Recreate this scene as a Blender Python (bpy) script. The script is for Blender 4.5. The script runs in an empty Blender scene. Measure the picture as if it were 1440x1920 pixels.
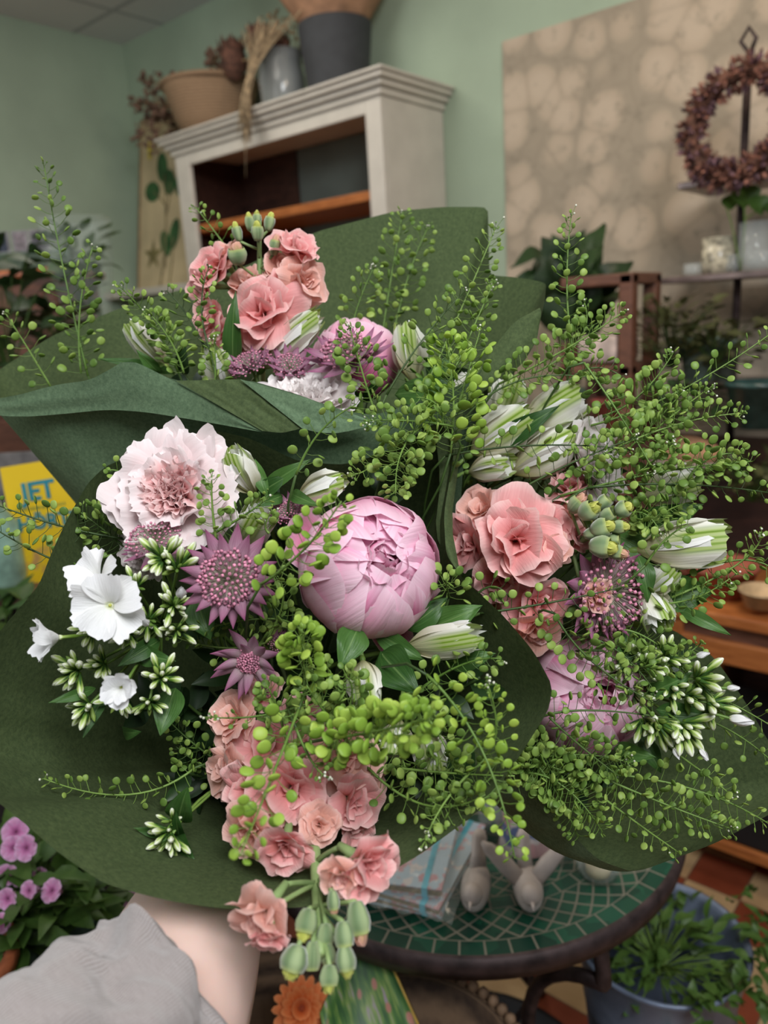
import bpy, math, random, bmesh
from math import sin, cos, pi, radians as RD, sqrt, atan2
from mathutils import Vector as V, Matrix, noise
scene = bpy.context.scene
col = scene.collection
# ---------------------------------------------------------------- camera
F = 1450.0
CAM = V((0, 0, 1.5))
_y, _p, _a = RD(41), RD(-14), RD(3.5)
_fh = V((-sin(_y), cos(_y), 0)); _r0 = V((cos(_y), sin(_y), 0))
FW = _fh * cos(_p) + V((0, 0, 1)) * sin(_p)
_u0 = _r0.cross(FW)
UP = _u0 * cos(_a) + _r0 * sin(_a); RT = _r0 * cos(_a) - _u0 * sin(_a)
cd = bpy.data.cameras.new('camera'); cam = bpy.data.objects.new('camera', cd); col.objects.link(cam)
Mc = Matrix((RT, UP, -FW)).transposed().to_4x4(); Mc.translation = CAM
cam.matrix_world = Mc
cd.sensor_width = 36; cd.lens = F / 1920 * 36; cd.clip_start = .02
cd.dof.use_dof = True; cd.dof.focus_distance = .56; cd.dof.aperture_fstop = 5.6
scene.camera = cam
# ---------------------------------------------------------------- world, lights, exposure
w = bpy.data.worlds.new('world'); scene.world = w; w.use_nodes = True
w.node_tree.nodes['Background'].inputs[0].default_value = (.62, .74, .82, 1)
w.node_tree.nodes['Background'].inputs[1].default_value = .10
def area(name, loc, tgt, sx, sy, power, c):
    l = bpy.data.lights.new(name, 'AREA'); l.shape = 'RECTANGLE'; l.size = sx; l.size_y = sy; l.energy = power; l.color = c
    o = bpy.data.objects.new(name, l); col.objects.link(o); o.location = loc
    o.rotation_euler = (V(tgt) - V(loc)).to_track_quat('-Z', 'Y').to_euler()
    return o
area('shop_window_light', (.75, -.25, 2.75), (-.4, .5, 1.35), 1.0, .9, 58, (.96, .98, 1))
area('side_fill_light', (-2.4, -1.4, 2.2), (-.4, .6, 1.3), 1.6, 1.5, 20, (.95, .98, 1))  # fill lamp added to lift the arm and bouquet from the side
area('background_fill_light', (-2.3, 1.3, 2.95), (-2.3, 1.6, 0), 1.2, .9, 17, (1, .93, .82))  # unseen lamp added to brighten the background
area('wall_spot_light', (-.4, 1.5, 2.8), (-.9, 2.68, 1.2), .3, .3, 9, (1, .82, .62))
vs = scene.view_settings
vs.view_transform = 'Standard'; vs.look = 'None'; vs.gamma = 1; vs.use_curve_mapping = False; vs.exposure = -0.08
scene.cycles.max_bounces = 7; scene.cycles.transparent_max_bounces = 10
# ---------------------------------------------------------------- maths helpers
def P(x, y, d): return CAM + (FW + RT * ((x - 720) / F) - UP * ((y - 960) / F)) * d
def ray(x, y): return P(x, y, 1) - CAM
def onY(x, y, Y): r = ray(x, y); return CAM + r * (Y / r.y)
def onZ(x, y, Z): r = ray(x, y); return CAM + r * ((Z - 1.5) / r.z)
def onX(x, y, X): r = ray(x, y); return CAM + r * (X / r.x)
def D3(x, y, z): return (RT * x + UP * y - FW * z).normalized()     # right, up, towards the viewer
def frame(pos, d, spin=0.0, s=1.0):
    z = V(d).normalized(); x = UP.cross(z)
    if x.length < .1: x = RT.copy()
    x.normalize(); y = z.cross(x)
    m = Matrix((x, y, z)).transposed().to_4x4() @ Matrix.Rotation(spin, 4, 'Z') @ Matrix.Scale(s, 4)
    m.translation = pos
    return m
def lerp(a, b, t): return a + (b - a) * t
def bez(p, n):
    out = []
    for i in range(n + 1):
        t = i / n; q = list(p)
        while len(q) > 1: q = [q[k].lerp(q[k + 1], t) for k in range(len(q) - 1)]
        out.append(q[0])
    return out
def lin(c): c = c / 255; return c / 12.92 if c <= .04045 else ((c + .055) / 1.055) ** 2.4
def C(c, a=1): return (lin(c[0]), lin(c[1]), lin(c[2]), a)
# ---------------------------------------------------------------- node helpers
def nd(t, ty, outp=0, **kw):
    n = t.nodes.new(ty)
    for k, v in kw.items():
        if k[0] == 'i' and k[1:].isdigit(): s = n.inputs[int(k[1:])]
        elif k in n.inputs: s = n.inputs[k]
        else: setattr(n, k, v); continue
        if isinstance(v, bpy.types.NodeSocket): t.links.new(v, s)
        else: s.default_value = v
    return n.outputs[outp] if outp is not None else n
def MA(t, op, a, b=0.0, c=0.0, clamp=False): return nd(t, 'ShaderNodeMath', operation=op, use_clamp=clamp, i0=a, i1=b, i2=c)
def ramp(t, f, stops, interp='LINEAR'):
    n = nd(t, 'ShaderNodeValToRGB', None, Fac=f); r = n.color_ramp; r.interpolation = interp
    while len(r.elements) < len(stops): r.elements.new(.5)
    for e, (p, c) in zip(r.elements, stops): e.position = p; e.color = C(c) if len(c) == 3 else c
    return n.outputs[0]
def mix(t, f, a, b, mode='MIX'):
    n = t.nodes.new('ShaderNodeMix'); n.data_type = 'RGBA'; n.blend_type = mode
    for s, v in ((0, f), (6, a), (7, b)):
        if isinstance(v, bpy.types.NodeSocket): t.links.new(v, n.inputs[s])
        elif s and len(v) == 3: n.inputs[s].default_value = C(v)
        else: n.inputs[s].default_value = v
    return n.outputs[2]
def new(name):
    m = bpy.data.materials.new(name); m.use_nodes = True; t = m.node_tree; t.nodes.clear(); return m, t
def fin(t, colr, rough=.5, trans=0.0, bump=None, bs=.3, metal=0.0, spec=.5, emit=None, alpha=None, transm=0.0, tcol=None, sheen=0.0):
    p = nd(t, 'ShaderNodeBsdfPrincipled', None)
    def s(k, v):
        if isinstance(v, bpy.types.NodeSocket): t.links.new(v, p.inputs[k])
        else: p.inputs[k].default_value = v
    s('Base Color', colr if isinstance(colr, bpy.types.NodeSocket) else C(colr)); s('Roughness', rough); s('Metallic', metal)
    s('Specular IOR Level', spec); s('Transmission Weight', transm); s('Sheen Weight', sheen)
    if bump is not None: s('Normal', nd(t, 'ShaderNodeBump', Height=bump, Strength=bs, Distance=.002))
    if alpha is not None: s('Alpha', alpha)
    o = p.outputs[0]
    if trans > 0:
        tc = tcol if tcol is not None else colr
        tr = nd(t, 'ShaderNodeBsdfTranslucent', Color=tc if isinstance(tc, bpy.types.NodeSocket) else C(tc))
        o = nd(t, 'ShaderNodeMixShader', i0=trans, i1=o, i2=tr)
    nd(t, 'ShaderNodeOutputMaterial', None, Surface=o)
def plain(name, c, rough=.5, var=.12, scale=30, **k):
    m, t = new(name)
    co = nd(t, 'ShaderNodeTexCoord', 3)
    n = nd(t, 'ShaderNodeTexNoise', Vector=co, Scale=float(scale), Detail=4.0)
    dk = tuple(max(0, x * (1 - var * 1.6)) for x in c); lt = tuple(min(255, x * (1 + var)) for x in c)
    b = k.pop('bumpy', 0)
    fin(t, ramp(t, n, [(.3, dk), (.7, lt)]), rough, bump=n if b else None, bs=b, **k)
    return m
def uvs(t): return nd(t, 'ShaderNodeSeparateXYZ', None, Vector=nd(t, 'ShaderNodeTexCoord', 2))
def petalmat(name, stops, edge, ea=.5, vein=.25, trans=.3, rough=.55, veincol=None, fu=26.0):
    m, t = new(name); s = uvs(t); u, v = s.outputs[0], s.outputs[1]
    c = ramp(t, v, stops)
    au = MA(t, 'ABSOLUTE', MA(t, 'MULTIPLY_ADD', u, 2.0, -1.0))
    em = MA(t, 'MAXIMUM', nd(t, 'ShaderNodeMapRange', Value=au, i1=.7, i2=1.0), nd(t, 'ShaderNodeMapRange', Value=v, i1=.82, i2=1.0))
    c = mix(t, MA(t, 'MULTIPLY', em, ea), c, edge)
    cmb = nd(t, 'ShaderNodeCombineXYZ', X=MA(t, 'MULTIPLY', u, fu), Y=MA(t, 'MULTIPLY', v, 2.5))
    n = nd(t, 'ShaderNodeTexNoise', Vector=cmb, Scale=1.0, Detail=3.0)
    vc = veincol or tuple(x * .72 for x in stops[-1][1])
    c = mix(t, MA(t, 'MULTIPLY', nd(t, 'ShaderNodeMapRange', Value=n, i1=.45, i2=.75), vein), c, vc)
    fin(t, c, rough, trans, bump=n, bs=.35, spec=.25, sheen=.15)
    return m
# ---------------------------------------------------------------- mesh builder
class MB:
    def __init__(s): s.v = []; s.f = []; s.uv = []; s.m = []
    def add(s, vs, fs, uv=None, mi=0, xf=None):
        b = len(s.v)
        if xf is not None: vs = [xf @ V(q) for q in vs]
        s.v += [tuple(q) for q in vs]; s.f += [tuple(b + i for i in f) for f in fs]
        s.uv += (uv or [(.5, .5)] * len(vs)); s.m += [mi] * len(fs)
        return s
    def grid(s, fn, nu, nv, mi=0, xf=None, wrap=False):
        vs = []; uv = []
        for j in range(nv + 1):
            for i in range(nu + (0 if wrap else 1)):
                vs.append(fn(i / nu, j / nv)); uv.append((i / nu, j / nv))
        k = nu if wrap else nu + 1
        fs = [(j * k + i, j * k + (i + 1) % k, (j + 1) * k + (i + 1) % k, (j + 1) * k + i) for j in range(nv) for i in range(nu)]
        return s.add(vs, fs, uv, mi, xf)
    def tube(s, pts, r, n=6, mi=0, xf=None, cap=True, sq=1.0):
        m = len(pts); rs = r if isinstance(r, (list, tuple)) else [r] * m
        vs = []; uv = []; px = None
        for k in range(m):
            t = (pts[min(k + 1, m - 1)] - pts[max(k - 1, 0)]).normalized()
            if px is None:
                px = t.orthogonal().normalized()
            else:
                px = (px - t * px.dot(t)); px = px.normalized() if px.length > 1e-6 else t.orthogonal().normalized()
            py = t.cross(px)
            for i in range(n):
                a = 2 * pi * i / n
                vs.append(pts[k] + (px * cos(a) + py * sin(a) * sq) * rs[k]); uv.append((i / n, k / (m - 1)))
        fs = [(k * n + i, k * n + (i + 1) % n, (k + 1) * n + (i + 1) % n, (k + 1) * n + i) for k in range(m - 1) for i in range(n)]
        if cap: fs += [tuple(range(n))[::-1], tuple((m - 1) * n + i for i in range(n))]
        return s.add(vs, fs, uv, mi, xf)
    def lathe(s, prof, n=16, mi=0, xf=None, mod=None):
        def fn(u, v):
            k = min(int(round(v * (len(prof) - 1))), len(prof) - 1); r, z = prof[k]; a = 2 * pi * u
            if mod: r *= mod(a, v)
            return V((r * cos(a), r * sin(a), z))
        return s.grid(fn, n, len(prof) - 1, mi, xf, True)
    def ell(s, c, r, n=8, mi=0, xf=None):
        c = V(c); r = V(r) if hasattr(r, '__len__') else V((r, r, r))
        return s.grid(lambda u, v: c + V((r.x * cos(2 * pi * u) * sin(pi * v), r.y * sin(2 * pi * u) * sin(pi * v), -r.z * cos(pi * v))), n, max(4, n * 2 // 3), mi, xf, True)
    def box(s, a, b, mi=0, xf=None):
        x0, y0, z0 = a; x1, y1, z1 = b
        vs = [V((x, y, z)) for z in (z0, z1) for y in (y0, y1) for x in (x0, x1)]
        return s.add(vs, [(0, 2, 3, 1), (4, 5, 7, 6), (0, 1, 5, 4), (2, 6, 7, 3), (0, 4, 6, 2), (1, 3, 7, 5)], None, mi, xf)
    def build(s, name, mats, parent=None, world=False, smooth=True, solid=0, bevel=0, sub=0):
        me = bpy.data.meshes.new(name); vs = s.v
        if world and parent is not None:
            inv = parent.matrix_basis.inverted()
            if parent.parent: inv = inv @ parent.parent.matrix_basis.inverted()
            vs = [tuple(inv @ V(q)) for q in vs]
        me.from_pydata(vs, [], s.f); me.validate()
        if not isinstance(mats, (list, tuple)): mats = [mats]
        for m in mats: me.materials.append(m)
        if len(me.polygons) == len(s.m):
            me.polygons.foreach_set('material_index', s.m)
        ul = me.uv_layers.new(name='UV'); fl = []
        for l in me.loops: fl += s.uv[l.vertex_index]
        ul.data.foreach_set('uv', fl)
        me.polygons.foreach_set('use_smooth', [smooth] * len(me.polygons))
        o = bpy.data.objects.new(name, me); col.objects.link(o)
        if parent is not None: o.parent = parent
        if bevel: b = o.modifiers.new('b', 'BEVEL'); b.width = bevel; b.segments = 2; b.limit_method = 'ANGLE'
        if solid: b = o.modifiers.new('s', 'SOLIDIFY'); b.thickness = solid; b.offset = 0
        if sub: b = o.modifiers.new('u', 'SUBSURF'); b.levels = sub; b.render_levels = sub
        return o
def tag(o, label, cat, group=None):
    o['label'] = label; o['category'] = cat
    if group: o['group'] = group
    return o
def thing(name, label, cat, m=None, group=None):
    o = bpy.data.objects.new(name, None); col.objects.link(o); o.empty_display_size = .02
    if m is not None: o.matrix_basis = m if isinstance(m, Matrix) else Matrix.Translation(m)
    return tag(o, label, cat, group)
def struct(o): o['kind'] = 'structure'; return o
def inst(name, me, parent, m):
    o = bpy.data.objects.new(name, me); col.objects.link(o); o.parent = parent; o.matrix_basis = m; return o
# ---------------------------------------------------------------- the universal petal
def petal(mb, L, W, th0, th1, phi=0, r0=0, z0=0, nu=8, nv=8, b=.35, vc=.7, tipr=.4, lens=False, cup=.2, ruf=0, rf=3, edge=0, ef=5, seed=0, mi=0, xf=None, tp=1.0, imb=0):
    rng = random.Random(seed); ph = rng.uniform(0, 6); p2 = rng.uniform(0, 9); th0, th1 = RD(th0), RD(th1)
    er = V((cos(phi), sin(phi), 0)); et = V((-sin(phi), cos(phi), 0)); ez = V((0, 0, 1)); K = 24
    R = [r0]; Z = [z0]
    for k in range(K):
        th = th0 + (th1 - th0) * ((k + .5) / K) ** tp
        R.append(R[-1] + sin(th) / K); Z.append(Z[-1] + cos(th) / K)
    def fn(uu, v):
        u = uu * 2 - 1
        if lens: w_ = W * (sin(pi * min(1, v ** .8)) * (1 - b) + b * (1 - v)) if v < 1 else 0
        else: w_ = W * (b + (1 - b) * sin(pi / 2 * min(1, v / vc)))
        s_ = v * (1 - (0 if lens else tipr * abs(u) ** 2.3))
        if edge: s_ *= 1 + edge * v ** 3 * (noise.noise(V((u * ef + p2, seed * 1.7, 0))) * 2 + .5 * sin(ef * 3 * u + ph))
        s_ = max(0, min(1.15, s_)); k = min(int(s_ * K), K - 1); fr = s_ * K - k
        th = th0 + (th1 - th0) * min(1, s_) ** tp
        rr = R[0] + (lerp(R[k], R[k + 1], fr) - R[0]) * L; zz = Z[0] + (lerp(Z[k], Z[k + 1], fr) - Z[0]) * L
        nr = er * -cos(th) + ez * sin(th)
        off = cup * w_ * u * u - imb * L * u * min(1, v * 2)
        if ruf: off += ruf * L * v ** 1.4 * (sin(rf * pi * u + ph) * (.35 + .65 * abs(u)) + .5 * noise.noise(V((u * 2.2, v * 2, p2))))
        return er * rr + ez * zz + et * (w_ * u * (1 - .12 * abs(u) * min(1, cup * 2))) + nr * off
    return mb.grid(fn, nu, nv, mi, xf)
# ================================================================ materials
m_wall = plain('wall_paint', (168, 186, 164), .85, .03, 3)
m_ceil = None
def _ceil():
    m, t = new('ceiling_tiles'); co = nd(t, 'ShaderNodeTexCoord', 3); s = nd(t, 'ShaderNodeSeparateXYZ', None, Vector=co)
    fx = MA(t, 'ABSOLUTE', MA(t, 'SUBTRACT', MA(t, 'FRACT', MA(t, 'DIVIDE', s.outputs[0], .6)), .5)); fy = MA(t, 'ABSOLUTE', MA(t, 'SUBTRACT', MA(t, 'FRACT', MA(t, 'DIVIDE', s.outputs[1], .6)), .5))
    g = MA(t, 'GREATER_THAN', MA(t, 'MAXIMUM', fx, fy), .478)
    fin(t, mix(t, g, (226, 224, 230), (186, 186, 194)), .9); return m
m_ceil = _ceil()
def _floor():
    m, t = new('checker_tiles'); co = nd(t, 'ShaderNodeTexCoord', 3)
    mp = nd(t, 'ShaderNodeMapping', Vector=co, Location=(.59 / .1355, -1.955 / .1355, 0), Scale=(1 / .1355, 1 / .1355, 1)); s = nd(t, 'ShaderNodeSeparateXYZ', None, Vector=mp)
    x, y = s.outputs[0], s.outputs[1]
    par = MA(t, 'MODULO', MA(t, 'ADD', MA(t, 'ADD', MA(t, 'FLOOR', x), MA(t, 'FLOOR', y)), 200.0), 2.0)
    n = nd(t, 'ShaderNodeTexNoise', Vector=co, Scale=9.0, Detail=5.0)
    red = ramp(t, n, [(.3, (112, 52, 32)), (.7, (142, 72, 48))]); bei = ramp(t, n, [(.3, (168, 138, 100)), (.7, (196, 166, 124))])
    f = lambda q: MA(t, 'ABSOLUTE', MA(t, 'SUBTRACT', MA(t, 'FRACT', q), .5))
    g = MA(t, 'GREATER_THAN', MA(t, 'MAXIMUM', f(x), f(y)), .488)
    c = mix(t, MA(t, 'GREATER_THAN', par, .5), bei, red)
    fin(t, mix(t, g, c, (96, 78, 62)), .38, bump=MA(t, 'SUBTRACT', 1.0, g), bs=.3); return m
m_floor = _floor()
def _wallpaper():
    m, t = new('leaf_wallpaper'); co = nd(t, 'ShaderNodeTexCoord', 3)
    wv = nd(t, 'ShaderNodeTexNoise', 1, Vector=co, Scale=4.0, Detail=2.0)
    cc = nd(t, 'ShaderNodeVectorMath', operation='MULTIPLY_ADD', i0=wv, i1=(.06, .06, .06), i2=co)
    v = nd(t, 'ShaderNodeTexVoronoi', feature='SMOOTH_F1', Vector=cc, Scale=8.0, Smoothness=.15)
    e = nd(t, 'ShaderNodeTexVoronoi', feature='DISTANCE_TO_EDGE', Vector=cc, Scale=8.0)
    n2 = nd(t, 'ShaderNodeTexNoise', Vector=co, Scale=22.0, Detail=6.0, Roughness=.7)
    c = ramp(t, v, [(.3, (196, 180, 160)), (.5, (186, 170, 150)), (.62, (166, 154, 136))])
    c = mix(t, nd(t, 'ShaderNodeMapRange', Value=e, i1=.08, i2=.0, i3=0.0, i4=.18), c, (128, 118, 104))
    c = mix(t, nd(t, 'ShaderNodeMapRange', Value=n2, i1=.53, i2=.68, i3=0.0, i4=.45), c, (122, 116, 102))
    fin(t, c, .9); return m
m_wp = _wallpaper()
def wood(name, a, b, sc=3.0, rough=.5):
    m, t = new(name); co = nd(t, 'ShaderNodeTexCoord', 3)
    mp = nd(t, 'ShaderNodeMapping', Vector=co, Scale=(sc, sc * 6, sc * 6))
    n = nd(t, 'ShaderNodeTexNoise', Vector=mp, Scale=3.0, Detail=5.0, Distortion=1.2)
    fin(t, ramp(t, n, [(.3, a), (.7, b)]), rough, bump=n, bs=.15); return m
m_white = plain('aged_white_paint', (206, 200, 190), .55, .02, 12)
m_orange = wood('honey_pine', (150, 84, 38), (192, 118, 62))
m_dkwood = wood('dark_brown_wood', (44, 26, 20), (74, 46, 36))
m_brown = wood('reddish_wood', (88, 56, 42), (126, 82, 62))
m_back = plain('grey_green_panel', (104, 116, 110), .7, .05, 6)
m_iron = plain('rusty_dark_iron', (74, 62, 62), .55, .2, 40, metal=.6, bumpy=.2)
m_black = plain('black_stuff', (26, 24, 26), .7, .1, 8)
m_zinc = plain('blue_grey_zinc', (122, 134, 156), .42, .1, 14, metal=.35)
def _linen():
    m, t = new('linen'); u = nd(t, 'ShaderNodeTexCoord', 2)
    a = nd(t, 'ShaderNodeTexWave', Vector=u, Scale=70.0, Distortion=1.5, Detail=2.0, bands_direction='X')
    b = nd(t, 'ShaderNodeTexWave', Vector=u, Scale=90.0, Distortion=1.5, Detail=2.0, bands_direction='Y')
    n = nd(t, 'ShaderNodeTexNoise', Vector=nd(t, 'ShaderNodeMapping', Vector=u, Scale=(60, 400, 1)), Scale=1.0, Detail=3.0)
    h = MA(t, 'MULTIPLY', MA(t, 'ADD', a, b), .5); h = MA(t, 'MULTIPLY_ADD', h, .5, MA(t, 'MULTIPLY', n, .5))
    fin(t, ramp(t, h, [(.2, (120, 110, 104)), (.7, (178, 170, 168))]), .9, bump=h, bs=.5, sheen=.3); return m
m_linen = _linen()
def _skin():
    m, t = new('skin'); co = nd(t, 'ShaderNodeTexCoord', 3); n = nd(t, 'ShaderNodeTexNoise', Vector=co, Scale=18.0, Detail=4.0)
    p = nd(t, 'ShaderNodeBsdfPrincipled', None); t.links.new(ramp(t, n, [(.3, (226, 190, 176)), (.7, (238, 206, 194))]), p.inputs['Base Color'])
    p.inputs['Roughness'].default_value = .5; p.inputs['Subsurface Weight'].default_value = .25; p.inputs['Subsurface Radius'].default_value = (.012, .004, .002)
    nd(t, 'ShaderNodeOutputMaterial', None, Surface=p.outputs[0]); return m
m_skin = _skin()
def _paper():
    m, t = new('green_tissue_paper'); co = nd(t, 'ShaderNodeTexCoord', 3)
    n = nd(t, 'ShaderNodeTexNoise', Vector=co, Scale=300.0, Detail=5.0, Roughness=.8)
    n2 = nd(t, 'ShaderNodeTexNoise', Vector=co, Scale=9.0, Detail=2.0)
    ol = ramp(t, n, [(.3, (58, 74, 44)), (.7, (92, 108, 68))]); te = ramp(t, n, [(.3, (80, 104, 78)), (.7, (120, 146, 112))])
    bf = nd(t, 'ShaderNodeNewGeometry', 6)
    c = mix(t, bf, ol, te); c = mix(t, MA(t, 'MULTIPLY', n2, .25), c, (70, 78, 54))
    fin(t, c, .8, .15, bump=n, bs=.25, spec=.2); return m
m_paper = _paper()
m_peony = petalmat('peony_petal', [(0, (208, 52, 126)), (.34, (232, 108, 166)), (.58, (248, 172, 204)), (1, (251, 202, 222))], (255, 232, 243), .7, .16, .32, veincol=(240, 150, 194))
m_peonyin = petalmat('peony_inner_petal', [(0, (200, 44, 118)), (.55, (228, 92, 156)), (.85, (246, 172, 206)), (1, (250, 206, 226))], (254, 228, 240), .7, .28, .3, veincol=(210, 70, 140))
m_carn = petalmat('carnation_petal', [(0, (232, 190, 190)), (.45, (242, 220, 220)), (1, (246, 230, 230))], (250, 242, 242), .6, .12, .28)
m_carnin = petalmat('carnation_inner_petal', [(0, (226, 136, 140)), (.6, (240, 176, 176)), (1, (246, 208, 206))], (250, 228, 226), .7, .2, .28)
m_carnw = petalmat('white_carnation_petal', [(0, (236, 214, 206)), (.5, (244, 232, 230)), (1, (248, 242, 240))], (250, 246, 244), .6, .12, .28)
m_stock = petalmat('stock_petal', [(0, (216, 186, 122)), (.22, (236, 156, 142)), (.6, (240, 166, 164)), (1, (244, 182, 180))], (250, 216, 210), .75, .25, .32, veincol=(218, 130, 134))
m_stockp = petalmat('stock_pale_petal', [(0, (206, 180, 116)), (.3, (236, 182, 160)), (1, (240, 186, 174))], (248, 218, 208), .6, .25, .3, veincol=(214, 140, 132))
m_astr = petalmat('astrantia_bract', [(0, (196, 188, 176)), (.5, (186, 146, 164)), (1, (158, 82, 124))], (150, 76, 116), .35, .45, .25, veincol=(124, 56, 98))
m_flor = plain('astrantia_floret', (186, 122, 144), .6, .3, 300)
m_florst = plain('astrantia_floret_stalk', (178, 172, 150), .6, .2, 200)
m_phlox = petalmat('phlox_petal', [(0, (206, 214, 150)), (.12, (240, 240, 236)), (1, (246, 246, 248))], (250, 250, 250), .4, .06, .25)
def _phbud():
    m, t = new('phlox_bud'); s = uvs(t); st = MA(t, 'SINE', MA(t, 'MULTIPLY', s.outputs[0], 31.4))
    c = ramp(t, MA(t, 'MULTIPLY_ADD', st, .10, s.outputs[1]), [(.4, (112, 148, 52)), (.62, (188, 208, 124)), (.84, (240, 242, 226))])
    fin(t, c, .45, .15, spec=.3); return m
m_phbud = _phbud()
def _green(name, stops, trans=.22, rough=.45, rnd=.5):
    m, t = new(name); r = nd(t, 'ShaderNodeObjectInfo', 5); co = nd(t, 'ShaderNodeTexCoord', 3)
    n = nd(t, 'ShaderNodeTexNoise', Vector=co, Scale=90.0, Detail=3.0)
    f = MA(t, 'ADD', MA(t, 'MULTIPLY', r, rnd), MA(t, 'MULTIPLY', n, 1 - rnd))
    fin(t, ramp(t, f, stops), rough, trans, spec=.35); return m
m_pod = _green('seed_pod', [(.1, (104, 138, 62)), (.5, (138, 170, 80)), (.9, (176, 200, 104))], .35, .45, .75)
m_podb = _green('fresh_seed_pod', [(.1, (132, 168, 62)), (.5, (158, 192, 76)), (.9, (188, 212, 96))], .35, .45, .75)
m_stem = _green('green_stem', [(.2, (88, 120, 50)), (.8, (124, 154, 74))], .1)
m_stemg = _green('grey_green_stem', [(.2, (120, 146, 92)), (.8, (158, 180, 118))], .1)
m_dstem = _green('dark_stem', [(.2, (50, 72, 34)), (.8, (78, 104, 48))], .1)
m_tipf = plain('tiny_white_florets', (222, 226, 196), .6, .2, 500)
def _leaf():
    m, t = new('leaf'); s = uvs(t); au = MA(t, 'ABSOLUTE', MA(t, 'SUBTRACT', s.outputs[0], .5))
    r = nd(t, 'ShaderNodeObjectInfo', 5)
    n = nd(t, 'ShaderNodeTexNoise', Vector=nd(t, 'ShaderNodeCombineXYZ', X=MA(t, 'MULTIPLY', s.outputs[0], 18.0), Y=MA(t, 'MULTIPLY', s.outputs[1], 2.0)), Scale=1.0)
    c = ramp(t, MA(t, 'ADD', MA(t, 'MULTIPLY', r, .5), MA(t, 'MULTIPLY', n, .5)), [(.2, (42, 78, 32)), (.8, (84, 124, 58))])
    c = mix(t, nd(t, 'ShaderNodeMapRange', Value=au, i1=.035, i2=.0, i3=0.0, i4=.6), c, (130, 160, 96))
    fin(t, c, .4, .22, bump=n, bs=.3, spec=.4); return m
m_leaf = _leaf(); m_leafd = _green('shaded_green_leaf', [(.1, (24, 44, 22)), (.9, (46, 72, 34))], .12, .45, .5)  # second leaf green is darkened to deepen the shade in the bouquet hollows
def _alst():
    m, t = new('alstroemeria_tepal'); s = uvs(t); u, v = s.outputs[0], s.outputs[1]
    au = MA(t, 'ABSOLUTE', MA(t, 'MULTIPLY_ADD', u, 2.0, -1.0))
    base = ramp(t, v, [(0, (188, 190, 122)), (.3, (222, 216, 184)), (.6, (234, 231, 214)), (1, (242, 241, 232))])
    w_ = MA(t, 'MULTIPLY_ADD', v, .10, .40)
    band = MA(t, 'MULTIPLY', nd(t, 'ShaderNodeMapRange', Value=MA(t, 'SUBTRACT', au, w_), i1=.10, i2=-.14), nd(t, 'ShaderNodeMapRange', Value=v, i1=.15, i2=.6))
    st = nd(t, 'ShaderNodeMapRange', Value=MA(t, 'SINE', MA(t, 'MULTIPLY', u, 56.0)), i1=-1.0, i2=.9, i3=.75, i4=1.0)
    gr = mix(t, nd(t, 'ShaderNodeMapRange', Value=MA(t, 'SINE', MA(t, 'MULTIPLY', u, 56.0)), i1=.0, i2=1.0), (160, 184, 76), (118, 152, 44))
    c = mix(t, MA(t, 'MULTIPLY', band, st), base, gr)
    n = nd(t, 'ShaderNodeTexNoise', Vector=nd(t, 'ShaderNodeCombineXYZ', X=MA(t, 'MULTIPLY', u, 20.0), Y=v), Scale=1.0)
    fin(t, c, .45, .28, bump=n, bs=.3, spec=.3); return m
m_alst = _alst()
m_alstw = petalmat('alstroemeria_inner_tepal', [(0, (206, 204, 150)), (.4, (240, 238, 226)), (1, (250, 249, 246))], (252, 252, 250), .5, .1, .28)
def _bud():
    m, t = new('stock_bud_sepal'); s = uvs(t); r = nd(t, 'ShaderNodeObjectInfo', 5)
    st = MA(t, 'SINE', MA(t, 'MULTIPLY_ADD', s.outputs[0], 25.13, 1.57)); n = MA(t, 'SUBTRACT', .85, MA(t, 'MULTIPLY_ADD', st, .25, .25))
    c = ramp(t, n, [(.3, (98, 124, 80)), (.9, (160, 178, 128))])
    c = mix(t, nd(t, 'ShaderNodeMapRange', Value=s.outputs[1], i1=.75, i2=1.0, i3=0.0, i4=.6), c, (196, 204, 110))
    fin(t, c, .7, .15, bump=st, bs=.3, sheen=.5); return m
m_bud = _bud()
m_budy = petalmat('bud_yellow_tip', [(0, (172, 186, 70)), (1, (208, 210, 104))], (222, 222, 130), .5, .3, .2)
m_budp = petalmat('bud_pink_tip', [(0, (214, 196, 130)), (1, (226, 164, 146))], (236, 196, 176), .5, .4, .2)
# ================================================================ the room
D = 2.68; XL = -3.974; ZC = 3.0; XR = 1.6
o = MB().box((XL, -2.6, -.05), (XR, D, 0)).build('floor', m_floor, smooth=False); struct(o)
o = MB().box((XL, -2.6, ZC), (XR, D, ZC + .05)).build('ceiling', m_ceil, smooth=False); struct(o)
o = MB().box((XL - .1, D, 0), (XR, D + .1, ZC)).build('wall_back', m_wall, smooth=False); struct(o)
o = MB().box((XL - .1, -2.6, 0), (XL, D, ZC)).build('wall_left', m_wall, smooth=False); struct(o)
o = MB().box((-1.625, D - .012, .1), (XR, D - .001, 2.434)).build('trim_1', m_wp, smooth=False); struct(o)
# ================================================================ background furniture and shop things
def leafgrid(mb, base, tip, w_, up=None, bend=.15, fold=.25, mi=0, nu=4, nv=8, wav=0, vc=.45):
    base = V(base); tip = V(tip); ax = tip - base; L = ax.length; z = ax / L
    up = V(up) if up is not None else -FW
    s = z.cross(up); s = s.normalized() if s.length > 1e-5 else z.orthogonal().normalized(); n = s.cross(z)
    def fn(u, v):
        q = (u * 2 - 1); ww = w_ * (sin(pi * min(1, v) ** (1.0 if vc >= .5 else .75)))
        return base + z * (L * v) + s * (ww * q) + n * (bend * L * sin(pi * v) + fold * ww * abs(q) + wav * w_ * sin(9 * v + 3 * q))
    mb.grid(fn, nu, nv, mi)
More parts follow.
